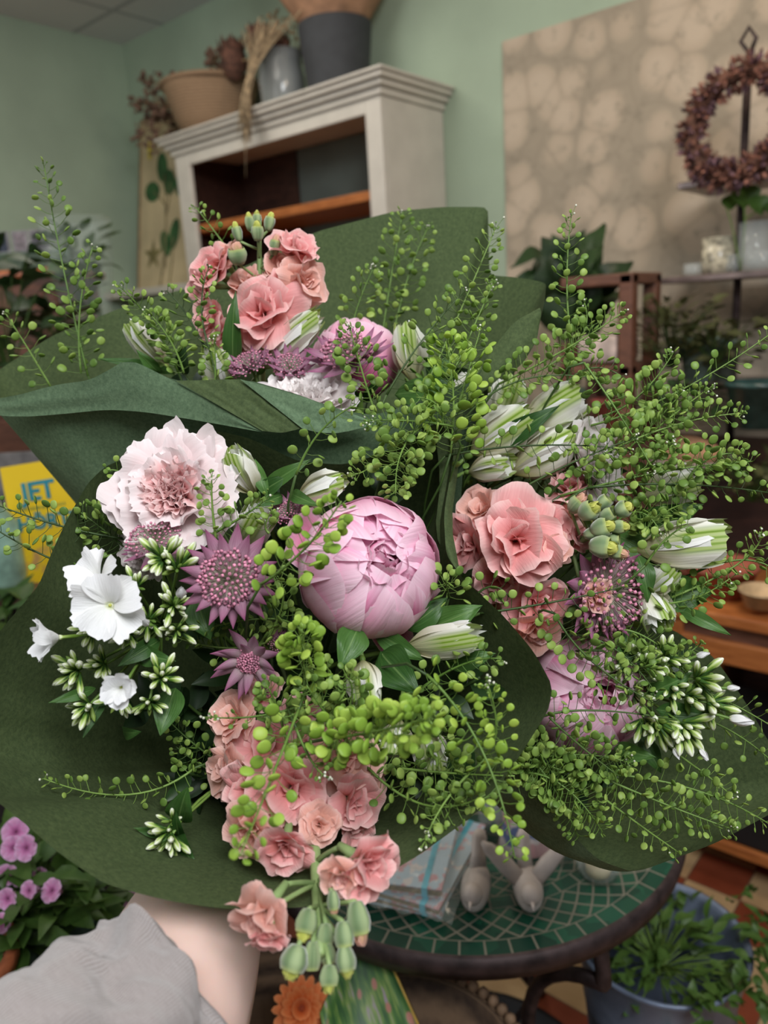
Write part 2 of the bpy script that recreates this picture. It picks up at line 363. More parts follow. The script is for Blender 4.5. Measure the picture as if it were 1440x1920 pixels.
# ---- tall white cabinet
xl, xr, yf, zt = -3.12, -1.90, 2.30, 2.337
cb = thing('display_cabinet', 'tall white painted cabinet with cornice and open front beside the green wall', 'cabinet', V(((xl + xr) / 2, (yf + D) / 2, 0)))
def wb(name, boxes, mat, par, bev=.004):
    mb = MB()
    for a, b in boxes: mb.box(a, b)
    return mb.build(name, mat, par, world=True, smooth=False, bevel=bev)
m_cab = m_white
co_ = MB()
for dz0, dz1, e in ((-.075, -.05, .012), (-.05, -.03, .03), (-.03, -.012, .048), (-.012, 0, .06)):
    co_.box((xl - e, yf - e, zt + dz0), (xr + e, D - .003, zt + dz1))
co_.build('cornice', m_cab, cb, True, False, bevel=.005)
wb('side_panel', [((xr - .02, yf + .02, .08), (xr, D - .003, zt - .075))], m_cab, cb)
wb('side_panel', [((xl, yf + .02, .08), (xl + .02, D - .003, zt - .075))], m_dkwood, cb)
wb('stile', [((xr - .075, yf, .08), (xr, yf + .02, zt - .075))], m_cab, cb)
wb('stile', [((xl, yf, .08), (xl + .10, yf + .02, zt - .075))], m_cab, cb)
wb('top_rail', [((xl + .10, yf, 2.213), (xr - .075, yf + .02, zt - .075))], m_cab, cb)
wb('back_panel', [((xl + .42, D - .02, 1.0), (xr - .02, D - .004, zt - .08))], m_back, cb, 0)
wb('divider', [((xl + .02, D - .03, 1.0), (xl + .42, D - .004, zt - .08))], m_dkwood, cb, 0)
wb('shelf', [((xl + .02, yf + .03, 1.93), (xr - .02, D - .02, 1.965))], m_orange, cb)
wb('shelf', [((xl + .02, yf + .03, 1.50), (xr - .02, D - .02, 1.535))], m_orange, cb)
wb('lower_body', [((xl + .02, yf + .02, .08), (xr - .02, D - .02, 1.0))], m_cab, cb)
dr = wb('door', [((xl + .10, yf - .004, .16), ((xl + xr) / 2 - .004, yf + .018, .96))], m_cab, cb)
MB().ell(((xl + xr) / 2 - .04, yf - .016, .6), .013).build('knob', m_iron, dr, True)
dr = wb('door', [(((xl + xr) / 2 + .004, yf - .004, .16), (xr - .075, yf + .018, .96))], m_cab, cb)
MB().ell(((xl + xr) / 2 + .04, yf - .016, .6), .013).build('knob', m_iron, dr, True)
wb('plinth', [((xl - .01, yf - .01, 0), (xr + .01, D - .003, .09))], m_cab, cb)
# ---- white bottle on the cabinet shelf
q = onY(545, 440, 2.45); q.z = 1.535
m_milk = plain('milky_ceramic', (206, 202, 194), .35, .04, 10)
tag(MB().lathe([(0, 0), (.045, 0), (.05, .04), (.05, .16), (.03, .22), (.014, .26), (.014, .34), (0, .34)], 20).build('bottle', m_milk), 'white slender bottle standing inside the cabinet below the pine shelf', 'bottle').location = q
# ---- basket with dried stems
def _wicker(name, a, b, s1=90.0):
    m, t = new(name); u = nd(t, 'ShaderNodeTexCoord', 2)
    wv = nd(t, 'ShaderNodeTexWave', Vector=u, Scale=s1 / 6.5, bands_direction='Y', Distortion=2.0, Detail=2.0); n = nd(t, 'ShaderNodeTexNoise', Vector=u, Scale=60.0)
    h = MA(t, 'MULTIPLY', MA(t, 'ADD', wv, n), .5)
    fin(t, ramp(t, h, [(.2, a), (.75, b)]), .8, bump=h, bs=.7); return m
m_wick = _wicker('woven_straw', (132, 106, 82), (156, 128, 100), 150)
m_wickd = _wicker('dark_wicker', (66, 50, 40), (134, 108, 84), 30)
bq = onY(392, 150, 2.48); bq.z = zt
bk = thing('wicker_basket', 'round straw basket with leaning rim on the left of the cabinet top', 'basket', bq)
MB().lathe([(0, .0), (.12, 0), (.17, .08), (.205, .19), (.215, .225), (.20, .225), (.16, .09), (.10, .02), (0, .02)], 32, mod=lambda a, v: 1 + .03 * sin(3 * a)).build('basket_body', m_wick, bk)
MB().tube([V((.215 * cos(a), .215 * sin(a), .225)) for a in [2 * pi * i / 32 for i in range(33)]], .011, 6).build('rim', m_wick, bk)
m_dry = plain('dried_flower_brown', (112, 86, 72), .9, .3, 60)
m_dry2 = plain('dried_stem_tan', (148, 124, 92), .9, .25, 60)
m_dry3 = plain('dried_protea_brown', (92, 62, 50), .9, .3, 50)
def dried(label, pos, dirs, L, n, seed, mat=None, head=.012, group=None, name='dried_flower_bunch', sc=1):
    rng = random.Random(seed); t = thing(name, label, 'dried flowers', pos, group)
    sb = MB(); hb = MB()
    for i in range(n):
        d = (V(dirs) + V((rng.gauss(0, .35), rng.gauss(0, .35), rng.gauss(0, .25)))).normalized(); l = L * rng.uniform(.6, 1.1)
        p = bez([V((0, 0, 0)), d * l * .5 + V((0, 0, .05)), d * l + V((0, 0, -.02 * rng.random()))], 6)
        sb.tube(p, .0022 * sc, 3, cap=False)
        for k in range(9):
            c = p[-1] + V([rng.gauss(0, .022 * sc) for _ in range(3)]); sb.tube([p[-2], c], .0012 * sc, 3, cap=False)
            hb.ell(c, head * rng.uniform(.5, 1.1), 5)
    sb.build('dried_stems', m_dry2, t); hb.build('dried_flower_heads', mat or m_dry, t)['kind'] = 'stuff'
    return t
dried('brown dried flower sprays leaning out of the straw basket to the left', bq + V((-.06, 0, .10)), (-1, -.1, .42), .34, 34, 1, head=.013)
dried('brown dried flower heads standing up at the back of the straw basket', bq + V((.03, .03, .12)), (.1, 0, 1), .22, 16, 2, head=.015)
# ---- white vase with proteas
vq = onY(528, 150, 2.45); vq.z = zt
m_vase = plain('glazed_white_vase', (142, 146, 146), .15, .04, 8)
t = thing('ceramic_vase', 'white glazed vase between the straw basket and the black pot on the cabinet', 'vase', vq)
MB().lathe([(0, 0), (.07, 0), (.088, .05), (.095, .13), (.085, .19), (.095, .235), (.088, .235), (.07, .18), (0, .16)], 28).build('vase_body', m_vase, t)
for k, (dx, dz, s, lab) in enumerate([(-.22, .28, .105, 'large dark dried protea head on the left of the white vase'), (-.08, .31, .085, 'brown dried protea head rising from the middle of the white vase'), (.03, .25, .07, 'small brown dried protea head on the right of the white vase')]):
    pt = thing('dried_protea', lab, 'dried flower', vq + V((dx * .2, 0, .18)))
    MB().tube(bez([V((0, 0, 0)), V((dx * .4, -.01, dz * .3)), V((dx, -.02, dz - .2))], 6), .004, 5).build('stem', m_dry2, pt)
    hb = MB(); 
    for r_ in range(5):
        for j in range(9):
            petal(hb, s * (1.3 - .12 * r_), s * .28, 55 - r_ * 10, 5 - r_ * 4, j * 2 * pi / 9 + r_ * .4, lens=True, nu=2, nv=4, xf=Matrix.Translation(V((dx, -.02, dz - .22))), b=.3)
    hb.ell((dx, -.02, dz - .19), (s * .55, s * .55, s * .8), 10); hb.build('protea_head', m_dry3, pt)
hg = thing('dried_grass_bundle', 'pale dried grass bundle hanging down over the cabinet front from the vase', 'dried flowers', vq + V((.02, -.10, .16)))
hb = MB(); rng = random.Random(5)
for i in range(90):
    a = rng.uniform(0, 6.28); r_ = rng.uniform(0, .03)
    zz = rng.uniform(-.30, -.16) if i else -.42
    hb.tube(bez([V((rng.gauss(.02, .06), rng.gauss(0, .02), .10 + rng.random() * .06)), V((rng.gauss(0, .01), -.03, .03)), V((.01, -.13, -.04)), V((.0 + rng.gauss(0, .018), -.135 + rng.gauss(0, .01), zz))], 7), [.004, .003, .003, .0035, .004, .004, .003, .001], 3)
hb.build('grass_stems', plain('pale_dry_grass', (164, 142, 112), .9, .2, 50), hg)
dried('tan dried seed sprays fanning out behind the white vase on the cabinet', vq + V((.04, .04, .16)), (.25, .1, 1), .28, 12, 7, mat=m_dry2, head=.008)
# ---- black pot with brown paper and twig
pq = onY(632, 120, 2.48); pq.z = zt
t = thing('plant_pot', 'matt charcoal round pot near the right end of the cabinet top', 'pot', pq)
MB().lathe([(0, 0), (.112, 0), (.116, .01), (.142, .255), (.142, .27), (.132, .27), (.108, .03), (0, .03)], 32).build('pot_body', plain('charcoal_pot', (58, 60, 64), .75, .05, 20), t)
pm = plain('kraft_paper', (168, 128, 100), .8, .12, 14, trans=.1)
t = thing('kraft_paper_wrap', 'crumpled brown kraft paper wrap flaring up out of the charcoal pot', 'paper', pq)
MB().lathe([(.10, .06), (.125, .27), (.17, .33), (.24, .44), (.30, .60)], 40, mod=lambda a, v: 1 + v * (.10 * sin(5 * a) + .07 * sin(11 * a + 1))).build('wrap', pm, t, solid=.002)
t = thing('dried_twig', 'dark dried twig reaching right from the brown paper wrap toward the wall', 'twig', pq + V((.1, -.05, .4)))
MB().tube(bez([V((0, 0, .1)), V((.1, -.05, .06)), V((.2, -.1, .02)), V((.26, -.12, -.04))], 8), [.006, .006, .007, .008, .010, .014, .016, .014, .005], 6).build('twig_body', m_dry3, t)
# ---- botanical board
b00 = V((-3.80, 2.47, 1.73)); bw = V((.62, .02, 0)); bh = V((.03, .14, .85))
bx, bz = bw.normalized(), bh.normalized(); bn = bz.cross(bx)
Mb = Matrix((bx, bn, bz)).transposed().to_4x4(); Mb.translation = b00
t = thing('botanical_board', 'cream botanical chart with green leaves and a star leaning left of the cabinet', 'picture', Mb)
MB().box((0, -.006, 0), (bw.length, .006, bh.length)).build('board', plain('cream_board', (196, 178, 142), .7, .06, 6), t, smooth=False)
MB().box((0, -.010, 0), (.012, -.0062, bh.length)).box((0, -.010, bh.length - .012), (bw.length, -.0062, bh.length)).build('frame_edge', plain('tan_frame', (140, 112, 80), .6), t, smooth=False)
lm = plain('printed_leaf_green', (52, 92, 50), .7, .15, 20); lb = MB()
def disc(mb, c, rx, rz, n=20, mi=0, ang=0, k=lambda a: 1):
    vs = [V((c[0], c[1], c[2]))]
    for i in range(n):
        a = 2 * pi * i / n; x, z = rx * k(a) * cos(a), rz * k(a) * sin(a); vs.append(V((c[0] + x * cos(ang) - z * sin(ang), c[1], c[2] + x * sin(ang) + z * cos(ang))))
    mb.add(vs, [(0, i + 1, (i + 1) % n + 1) for i in range(n)], None, mi)
for (x, z, rx, rz, a) in [(.20, .60, .045, .075, .2), (.12, .49, .065, .05, -.2), (.26, .52, .05, .065, .3), (.24, .22, .04, .07, .4), (.31, .26, .04, .08, -.3), (.35, .5, .04, .06, 0)]: disc(lb, (x, -.0085, z), rx, rz, ang=a)
lb.build('printed_leaves', lm, t)
sb = MB()
for (x, z, x2, z2) in [(.22, .56, .24, .1), (.13, .49, .24, .4), (.27, .52, .24, .36), (.30, .25, .28, .02), (.24, .3, .2, .0)]: sb.tube([V((x, -.008, z)), V(((x + x2) / 2 + .01, -.008, (z + z2) / 2)), V((x2, -.008, z2))], .004, 4)
sb.build('printed_stems', plain('printed_stem_brown', (132, 120, 84), .7), t)
sb = MB(); disc(sb, (.135, -.0085, .17), .085, .085, 10, ang=pi / 10, k=lambda a: 1 if round(a / (pi / 5)) % 2 == 0 else .35); sb.build('printed_star', plain('printed_star_olive', (124, 114, 72), .7), t)
sb = MB(); disc(sb, (.09, -.0085, .70), .018, .05, 10); sb.build('printed_flower', plain('printed_yellow', (206, 186, 60), .7), t)
o = MB().box((XL, 2.36, 1.69), (-3.16, D, 1.725)).build('wall_shelf', m_white, smooth=False, bevel=.003); tag(o, 'white wall shelf under the leaning botanical chart in the corner', 'shelf')
# ---- left side: sideboard, cards, cellophane plant
def at(x, y, d, rz=0, s=1):
    m = Matrix.Translation(P(x, y, d)) @ Matrix.Rotation(RD(rz), 4, 'Z') @ Matrix.Scale(s, 4); return m
q = P(45, 505, 2.7); zs = q.z
sbm = Matrix.Translation(V((q.x, q.y, 0))) @ Matrix.Rotation(RD(35), 4, 'Z')
t = thing('wooden_dresser', 'reddish brown wooden dresser against the left wall with brass knobs', 'dresser', sbm)
MB().box((-.65, 0, .0), (.10, .35, zs - .03)).build('dresser_body', m_brown, t, smooth=False, bevel=.005)
MB().box((-.68, -.02, zs - .03), (.13, .37, zs)).build('dresser_top', plain('polished_top', (176, 104, 66), .3), t, smooth=False, bevel=.01)
for z in (zs - .22, zs - .45, zs - .68):
    dq = MB().box((-.30, -.012, z), (.06, -.001, z + .16)).build('drawer', m_brown, t, smooth=False, bevel=.003)
    MB().ell((-.02, -.03, z + .08), .022).build('knob', plain('brass', (224, 160, 84), .3, metal=.7), dq)
t = thing('green_ledge', 'long grey green box along the top of the wooden dresser', 'box', sbm @ Matrix.Translation((0, 0, zs)))
MB().box((-.62, .02, .0), (.16, .16, .06)).build('ledge_body', plain('dull_green', (84, 104, 88), .7), t, smooth=False, bevel=.003)
for k, (x0, x1, c, lab) in enumerate([(-.135, -.07, (62, 68, 84), 'dark blue square card with a pale border on the green box'), (-.05, .0, (134, 124, 130), 'mauve grey greeting card beside the dark blue card on the green box'), (.015, .075, (92, 90, 98), 'grey patterned greeting card nearest the wrapped plant on the green box')]):
    t = thing('greeting_card', lab, 'card', sbm @ Matrix.Translation((0, 0, zs + .06)))
    MB().box((x0 - .005, .05, .0), (x1 + .005, .055, .075)).build('card_back', plain('card_grey', (150, 148, 150), .8), t, smooth=False)
    MB().box((x0 + .004, .0485, .008), (x1 - .004, .0499, .066)).build('card_print', plain('card_print_%s' % 'abc'[k], c, .8, .2, 60), t, smooth=False)
def bush(name, label, cat, m, R, H, n, lw, mats, seed, group=None, pot=None, droop=.3, stems=True, up0=0.0, lm_=None):
    rng = random.Random(seed); t = thing(name, label, cat, m, group); lb = MB(); sb = MB()
    for i in range(n):
        a = rng.uniform(0, 6.28); r_ = R * sqrt(rng.random()); z = up0 + H * rng.random() ** .7
        b = V((r_ * cos(a) * .8, r_ * sin(a) * .8, z)); d = V((cos(a) + rng.gauss(0, .6), sin(a) + rng.gauss(0, .6), rng.uniform(-droop, .7))).normalized(); l = lw * rng.uniform(1.5, 2.8)
        leafgrid(lb, b, b + d * l, lw * rng.uniform(.35, .6), up=V((rng.gauss(0, .4), rng.gauss(0, .4), 1)), bend=rng.uniform(-.1, .2), nu=2, nv=4)
        if stems and i % 3 == 0: sb.tube(bez([V((0, 0, 0)), V((b.x * .4, b.y * .4, z * .6)), b], 4), .0018, 3, cap=False)
    lb.build('foliage', mats[0], t)
    if sb.v: sb.build('stems', mats[1], t)
    return t
m_fol = _green('shop_foliage', [(.1, (48, 78, 34)), (.9, (96, 128, 56))], .2)
m_fold = _green('dark_foliage', [(.1, (28, 46, 26)), (.9, (58, 84, 44))], .15)
m_folo = _green('olive_foliage', [(.1, (58, 62, 36)), (.9, (92, 94, 58))], .15)
q = P(165, 600, 2.35)
bush('potted_herb', 'green bushy plant in a clear cellophane sleeve left of the wall corner', 'plant', q, .085, .26, 70, .035, (m_fol, m_dstem), 3)
m_cel, _t = new('cellophane'); fin(_t, (214, 224, 220), .12, alpha=.16, spec=.8)
o = MB().lathe([(.05, -.05), (.075, .05), (.095, .18), (.10, .29)], 26, mod=lambda a, v: 1 + .06 * v * sin(7 * a) + .04 * sin(3 * a)).build('cellophane_sleeve', m_cel); o.location = q; tag(o, 'clear cellophane sleeve around the bushy plant by the left wall', 'wrapping')
bush('leafy_plant', 'dark green leafy plant in front of the wooden dresser at far left', 'plant', P(25, 720, 1.9), .13, .30, 90, .04, (m_fold, m_dstem), 4)
bush('leafy_plant', 'dull green plant low beside the dresser behind the left paper edge', 'plant', P(120, 760, 2.1), .13, .26, 70, .04, (m_folo, m_dstem), 5)
bq2 = P(60, 1090, 1.45)
tm = Matrix.Translation(V((bq2.x, bq2.y, 0))) @ Matrix.Rotation(RD(41), 4, 'Z')
t = thing('wooden_bench', 'dark wooden bench at the far left carrying the yellow book', 'bench', tm)
MB().box((-.5, -.06, bq2.z - .03), (.22, .25, bq2.z)).build('bench_top', wood('walnut', (86, 62, 54), (120, 92, 80)), t, smooth=False, bevel=.004)
MB().box((-.48, -.02, .0), (.2, .22, bq2.z - .03)).build('bench_body', m_black, t, smooth=False)
bz_ = bq2.z
ym = Matrix.Translation(P(97, 1084, 1.44)) @ Matrix.Rotation(RD(38), 4, 'Z') @ Matrix.Rotation(RD(-9), 4, 'X') @ Matrix.Rotation(RD(-6), 4, 'Y')
ym.translation.z = bz_ + .003
t = thing('yellow_book', 'bright yellow book cover with blue capital letters standing on the dark bench', 'book', ym)
MB().box((-.054, 0, 0), (.08, .018, .218)).build('book_block', plain('book_pages', (226, 214, 170), .7), t, smooth=False, bevel=.002)
m_ye, _t = new('yellow_cover'); _c = nd(_t, 'ShaderNodeTexCoord', 3); _s = nd(_t, 'ShaderNodeSeparateXYZ', None, Vector=_c); _n = nd(_t, 'ShaderNodeTexNoise', Vector=_c, Scale=38.0)
fin(_t, mix(_t, MA(_t, 'MULTIPLY', nd(_t, 'ShaderNodeMapRange', Value=_s.outputs[2], i1=.09, i2=.05), nd(_t, 'ShaderNodeMapRange', Value=_n, i1=.45, i2=.6)), (236, 198, 30), (196, 150, 90)), .5)
MB().box((-.056, -.002, -.001), (.082, -.0001, .22)).build('front_cover', m_ye, t, smooth=False)
def text(body, size, loc, parent, mat, name, bold=0.0, ext=.0006, m=None, align='CENTER'):
    c = bpy.data.curves.new('t', 'FONT'); c.body = body; c.size = size; c.extrude = ext; c.offset = bold; c.align_x = align; c.resolution_u = 3
    o = bpy.data.objects.new('t', c); col.objects.link(o); dg = bpy.context.evaluated_depsgraph_get(); me = bpy.data.meshes.new_from_object(o.evaluated_get(dg)); bpy.data.objects.remove(o)
    me.materials.clear(); me.materials.append(mat)
    r = bpy.data.objects.new(name, me); col.objects.link(r); r.parent = parent
    r.matrix_basis = m if m is not None else Matrix.Translation(loc) @ Matrix.Rotation(pi / 2, 4, 'X'); return r
m_blu = plain('blue_print', (40, 134, 150), .6, .05)
text('JET', .047, (.008, -.0026, .152), t, m_blu, 'title_lettering', .0016)
text('HÖRT!', .036, (.012, -.0026, .098), t, m_blu, 'title_lettering', .0012)
mb_ = MB(); _rg = random.Random(4); _x = -.042
while _x < .055:
    _w = _rg.uniform(.003, .009); mb_.box((_x, -.0026, .134), (_x + _w, -.002, .1395)); _x += _w + .0022
mb_.build('subtitle_print', plain('subtitle_ochre', (150, 150, 60), .6), t, smooth=False)
o = MB().lathe([(0, 0), (.04, 0), (.045, .02), (.045, .12), (.02, .16), (.018, .19), (0, .19)], 20).build('glass_bottle', plain('pale_green_glass', (142, 176, 160), .2)); o.location = V(P(2, 1085, 1.42)); o.location.z = bz_; tag(o, 'pale green glass bottle left of the yellow book', 'bottle')
o = MB().box((-.28, 0, 0), (.05, .012, .20)).build('grey_board', plain('grey_board_paint', (116, 112, 110), .8), smooth=False); o.matrix_basis = Matrix.Translation(V(P(140, 1000, 1.75))) @ Matrix.Rotation(RD(40), 4, 'Z'); o.location.z = bz_; tag(o, 'plain grey board standing behind the yellow book', 'board')
bush('leafy_plant', 'green plant under the dark bench at the left edge', 'plant', P(15, 1290, 1.3), .08, .14, 60, .03, (m_fol, m_dstem), 6)
# ---- petunias bottom left
pq = P(75, 1800, 1.02)
m_grpot = plain('sage_green_pot', (98, 124, 106), .6)
t = thing('flower_pot', 'sage green pot under the pink petunias at the lower left', 'pot', pq + V((-.03, 0, -.10)))
MB().lathe([(0, 0), (.075, 0), (.1, .12), (.106, .12), (.106, .14), (.095, .14), (.08, .03), (0, .03)], 26).build('pot_body', m_grpot, t)
o = MB().lathe([(0, 0), (.06, 0), (.085, .14), (.09, .14), (.09, .16), (.08, .16), (.06, .03), (0, .03)], 24).build('terracotta_pot', plain('terracotta_orange', (176, 98, 60), .7)); o.location = P(-75, 2010, .95); tag(o, 'orange terracotta pot at the bottom left edge beside the sage pot', 'pot')
bush('petunia_plant', 'bushy green petunia foliage filling the sage pot at lower left', 'plant', pq + V((-.03, 0, .0)), .135, .15, 240, .026, (m_fol, m_dstem), 8, up0=-.01)
o_ = MB().lathe([(0, 0), (.2, 0), (.2, .02), (0, .02)], 24).build('plant_stand', m_black); zz_ = (pq.z - .10); o_.location = V((pq.x - .03, pq.y, zz_ - .02)); tag(o_, 'dark round plant stand under the sage petunia pot', 'stand')
MB().tube([V((0, 0, 0)), V((0, 0, -(zz_ - .02)))], .03, 8).build('stand_post', m_black, o_)
m_pet = petalmat('petunia_petal', [(0, (150, 60, 120)), (.35, (224, 140, 196)), (1, (238, 184, 222))], (226, 196, 232), .6, .3, .2)
rng = random.Random(11); pme = None
for k, (x, y, s, dd, lab) in enumerate([(30, 1560, 50, 1.0, 'upper left petunia bloom beside the paper edge'), (25, 1590, 44, .98, 'petunia bloom half under the upper left one at the frame edge'), (50, 1590, 46, .95, 'petunia bloom right of the upper left group near the paper rim'), (12, 1640, 40, .98, 'small violet petunia bloom at mid height by the frame edge'), (40, 1645, 34, .98, 'small petunia bloom between the upper and lower groups'), (98, 1670, 42, .94, 'large pink petunia bloom on the right of the plant'), (110, 1650, 30, 1.0, 'lilac petunia bloom behind the large right one'), (55, 1670, 36, .95, 'pink petunia bloom in the middle of the lower row'), (15, 1685, 40, .94, 'pink petunia bloom left in the lower row'), (3, 1730, 36, .92, 'lowest petunia bloom cut by the frame'), (250, 1690, 40, 1.15, 'magenta petunia bloom behind the sleeve under the paper'), (75, 1640, 26, 1.02, 'tiny petunia bloom behind the middle of the plant')]):
    t = thing('petunia_bloom', lab, 'flower', frame(P(x, y, dd), D3(rng.uniform(-.4, .5), rng.uniform(0, .6), 1), rng.uniform(0, 6)), 'petunia blooms')
    R_ = s * dd / F * .5
    if pme is None:
        pm_ = MB(); petal(pm_, 1, .62, 70, 92, 0, r0=.08, ruf=.12, rf=2, cup=.1, tipr=.3, seed=3); po = pm_.build('petal', m_pet, t); po.matrix_basis = Matrix.Scale(R_, 4); pme = po.data; r0_ = 1
    else: r0_ = 0
    for j in range(r0_, 5): inst('petal', pme, t, Matrix.Rotation(j * 2 * pi / 5, 4, 'Z') @ Matrix.Scale(R_, 4))
    MB().lathe([(.0, -.02), (.004, -.014), (.007, 0)], 8).build('throat', m_pet, t)
# ---- wall shelf rack at the right
def pole(name, label, x, y, z0, z1, r_=.011):
    o = MB().tube([V((0, 0, z0)), V((0, 0, z1))], r_, 10).build(name, m_iron); o.location = (x, y, 0); return o
t = thing('shelf_rack', 'tall rack with a thin dark pole and narrow shelves in front of the wallpaper', 'shelf', V((-.72, 2.45, 0)))
MB().tube([V((0, 0, 1.06)), V((0, 0, 2.12))], .011, 10).build('pole', m_iron, t)
MB().tube([V((.55, 0, 1.06)), V((.55, 0, 2.12))], .011, 10).build('pole', m_iron, t)
m_gls = plain('worn_metal_shelf', (124, 108, 104), .25, .1, 20, metal=.3)
for z, xx in ((1.815, -.14), (1.562, -.19), (1.255, -.10)):
    MB().box((xx, -.12, z - .012), (.62, .14, z + .006)).build('shelf_board', m_gls, t, smooth=False, bevel=.003)
MB().tube([V((0, 0, 2.10)), V((.0, 0, 2.14)), V((-.02, -.01, 2.17)), V((0, -.01, 2.20)), V((.02, -.01, 2.17)), V((0, 0, 2.13))], .006, 6).build('finial_hook', m_iron, t)
wq = onY(1385, 232, 2.30)
t = thing('dried_wreath', 'round wreath of dried brown and mauve flowers on the top shelf of the rack', 'wreath', frame(wq, V((-.1, -1, .15))))
rng = random.Random(21); hb = MB(); h2 = MB(); sb = MB()
RW = 80 * 2.3 / F * 1.0
sb.tube([V((RW * cos(a), RW * sin(a), 0)) for a in [2 * pi * i / 40 for i in range(41)]], .022, 8)
for i in range(520):
    a = rng.uniform(0, 2 * pi); b = rng.uniform(0, 2 * pi); r_ = .028 + rng.uniform(-.006, .012)
    c = V(((RW + r_ * cos(b)) * cos(a), (RW + r_ * cos(b)) * sin(a), r_ * sin(b))); d = (c - V((RW * cos(a), RW * sin(a), 0))).normalized()
    mbx = hb if rng.random() < .6 else h2
    for k in range(3): leafgrid(mbx, c - d * .01, c + (d + V([rng.gauss(0, .6) for _ in range(3)])).normalized() * .018, .005, up=V([rng.gauss(0, 1) for _ in range(3)]), nu=2, nv=3)
sb.build('ring_base', m_dry3, t); hb.build('dried_petals', plain('wreath_brown', (134, 92, 78), .9, .35, 70), t)['kind'] = 'stuff'; h2.build('mauve_petals', plain('wreath_mauve', (112, 84, 92), .9, .3, 70), t)['kind'] = 'stuff'
# glassware on the middle shelf
m_glass, _t = new('clear_glass'); fin(_t, (226, 234, 232), .04, alpha=.2, spec=.9)
for k, (x, y, r_, h, lab) in enumerate([(1300, 515, .03, .035, 'small low glass tea light holder at the left end of the middle shelf'), (1345, 515, .045, .10, 'frosted glass tumbler left of the pole on the middle shelf'), (1372, 518, .03, .05, 'tiny clear glass cup in front of the pole on the middle shelf'), (1412, 520, .045, .13, 'tall clear glass jar right of the pole on the middle shelf'), (1425, 522, .05, .05, 'wide glass bowl at the right edge of the middle shelf')]):
    q = onY(x, y, 2.40); q.z = 1.568
    o = MB().lathe([(0, 0), (r_ * .85, 0), (r_, h * .3), (r_, h), (r_ * .92, h), (r_ * .9, h * .3), (0, .006)], 20).build('glass_jar', m_glass if k != 1 else plain('frosted_mosaic_glass', (186, 178, 156), .25, .25, 60)); o.location = q; tag(o, lab, 'glass', 'glassware on the middle shelf')
q = onY(1392, 440, 2.38); q.z = 1.568
t = thing('potted_vine', 'green heart leaved vine climbing the dark pole above the glass jars', 'plant', q)
for (x, y, w_, s, c) in [(1392, 368, 22, 46, 1), (1366, 380, 15, 30, 0), (1415, 385, 16, 38, 1), (1438, 392, 10, 28, 1)]:
    c0 = onY(x, y - s / 2, 2.36); c1 = onY(x + (12 if x > 1400 else 4), y + s / 2, 2.36); lb = MB(); leafgrid(lb, c0 if x != 1366 else c0, c1, w_ * 2.8 / F, bend=.1, nu=4, nv=6)
    lb.build('leaf', m_fol, t, world=True)
MB().tube(bez([q, onY(1375, 420, 2.36), onY(1362, 390, 2.36)], 6), .002, 4).tube(bez([q, onY(1400, 420, 2.36), onY(1395, 385, 2.36)], 6), .0025, 4).tube(bez([onY(1398, 410, 2.36), onY(1410, 400, 2.36), onY(1430, 392, 2.36)], 5), .002, 4).build('vine_stem', m_stem, t, world=True)
# ---- monstera-like plant, wooden rack
q = onY(1080, 640, 2.30); q.z = 1.22
t = thing('houseplant', 'large dark leaved houseplant in front of the wallpaper behind the paper wrap', 'plant', q)
rng = random.Random(31)
for k in range(30):
    an = rng.uniform(0, 6.28); rr_ = sqrt(rng.random()); x, y = 1068 + 92 * rr_ * cos(an), 545 + 78 * rr_ * sin(an); yy = 2.2 + rng.uniform(-.12, .15); c = onY(x, y, yy); l_ = rng.uniform(75, 120) * 3 / F; a = 90 - (x - 1068) * .9 + rng.uniform(-50, 50); d = RT * cos(RD(a)) + UP * sin(RD(a)); lb = MB()
    leafgrid(lb, c - d * l_ * .4, c + d * l_ * .45 - FW * .03 - UP * .02, l_ * .27, up=V((rng.gauss(0, .4), -1, rng.gauss(.5, .4))), bend=.2, nu=6, nv=8, wav=.1); lb.build('leaf', m_fold, t, world=True)
    MB().tube(bez([q, q.lerp(c, .5) + V((0, 0, .1)), c - d * l_ * .4], 5), .003, 4).build('leaf_stalk', m_dstem, t, world=True)
o = MB().lathe([(0, -.14), (.07, -.14), (.10, .0), (.105, .02), (.095, .02), (.08, -.06), (0, -.06)], 22).build('plant_pot', m_grpot); o.location = q; tag(o, 'round pot holding the large dark houseplant', 'pot')
# dark sideboard behind
o = thing('dark_sideboard', 'dark wooden sideboard against the wallpaper behind the pine bench', 'sideboard', V((-.9, 2.46, 0)))
MB().box((-.9, -.18, 0), (.9, .2, 1.03)).build('sideboard_body', m_dkwood, o, smooth=False); MB().box((-.915, -.2, 1.03), (.92, .2, 1.06)).build('sideboard_top', m_dkwood, o, smooth=False, bevel=.004)
for xx in (-.85, -.42, .02, .46):
    dd_ = MB().box((xx, -.195, .1), (xx + .4, -.181, .98)).build('door', m_dkwood, o, smooth=False, bevel=.003); MB().ell((xx + .36, -.205, .6), .012).build('knob', m_iron, dd_)
rq = onY(1178, 560, 2.05)
t = thing('wooden_stand', 'reddish wooden ladder stand with a white cushioned ledge beside the houseplant', 'stand', V((rq.x, 2.05, 0)))
for dx, dy in ((0, 0), (0, .16), (-.17, 0), (-.17, .16)): MB().box((dx - .02, dy - .02, 0), (dx + .02, dy + .02, 1.58 if dx == 0 else 1.40)).build('post', m_brown, t, smooth=False, bevel=.006)
for z in (1.55, 1.31, 1.0): MB().box((-.19, -.02, z), (.02, .18, z + .03)).build('rail', m_brown, t, smooth=False, bevel=.005)
MB().box((-.145, -.01, 1.345), (-.025, .15, 1.42)).build('cushion', plain('cream_cushion', (206, 186, 176), .9), t, bevel=.015)
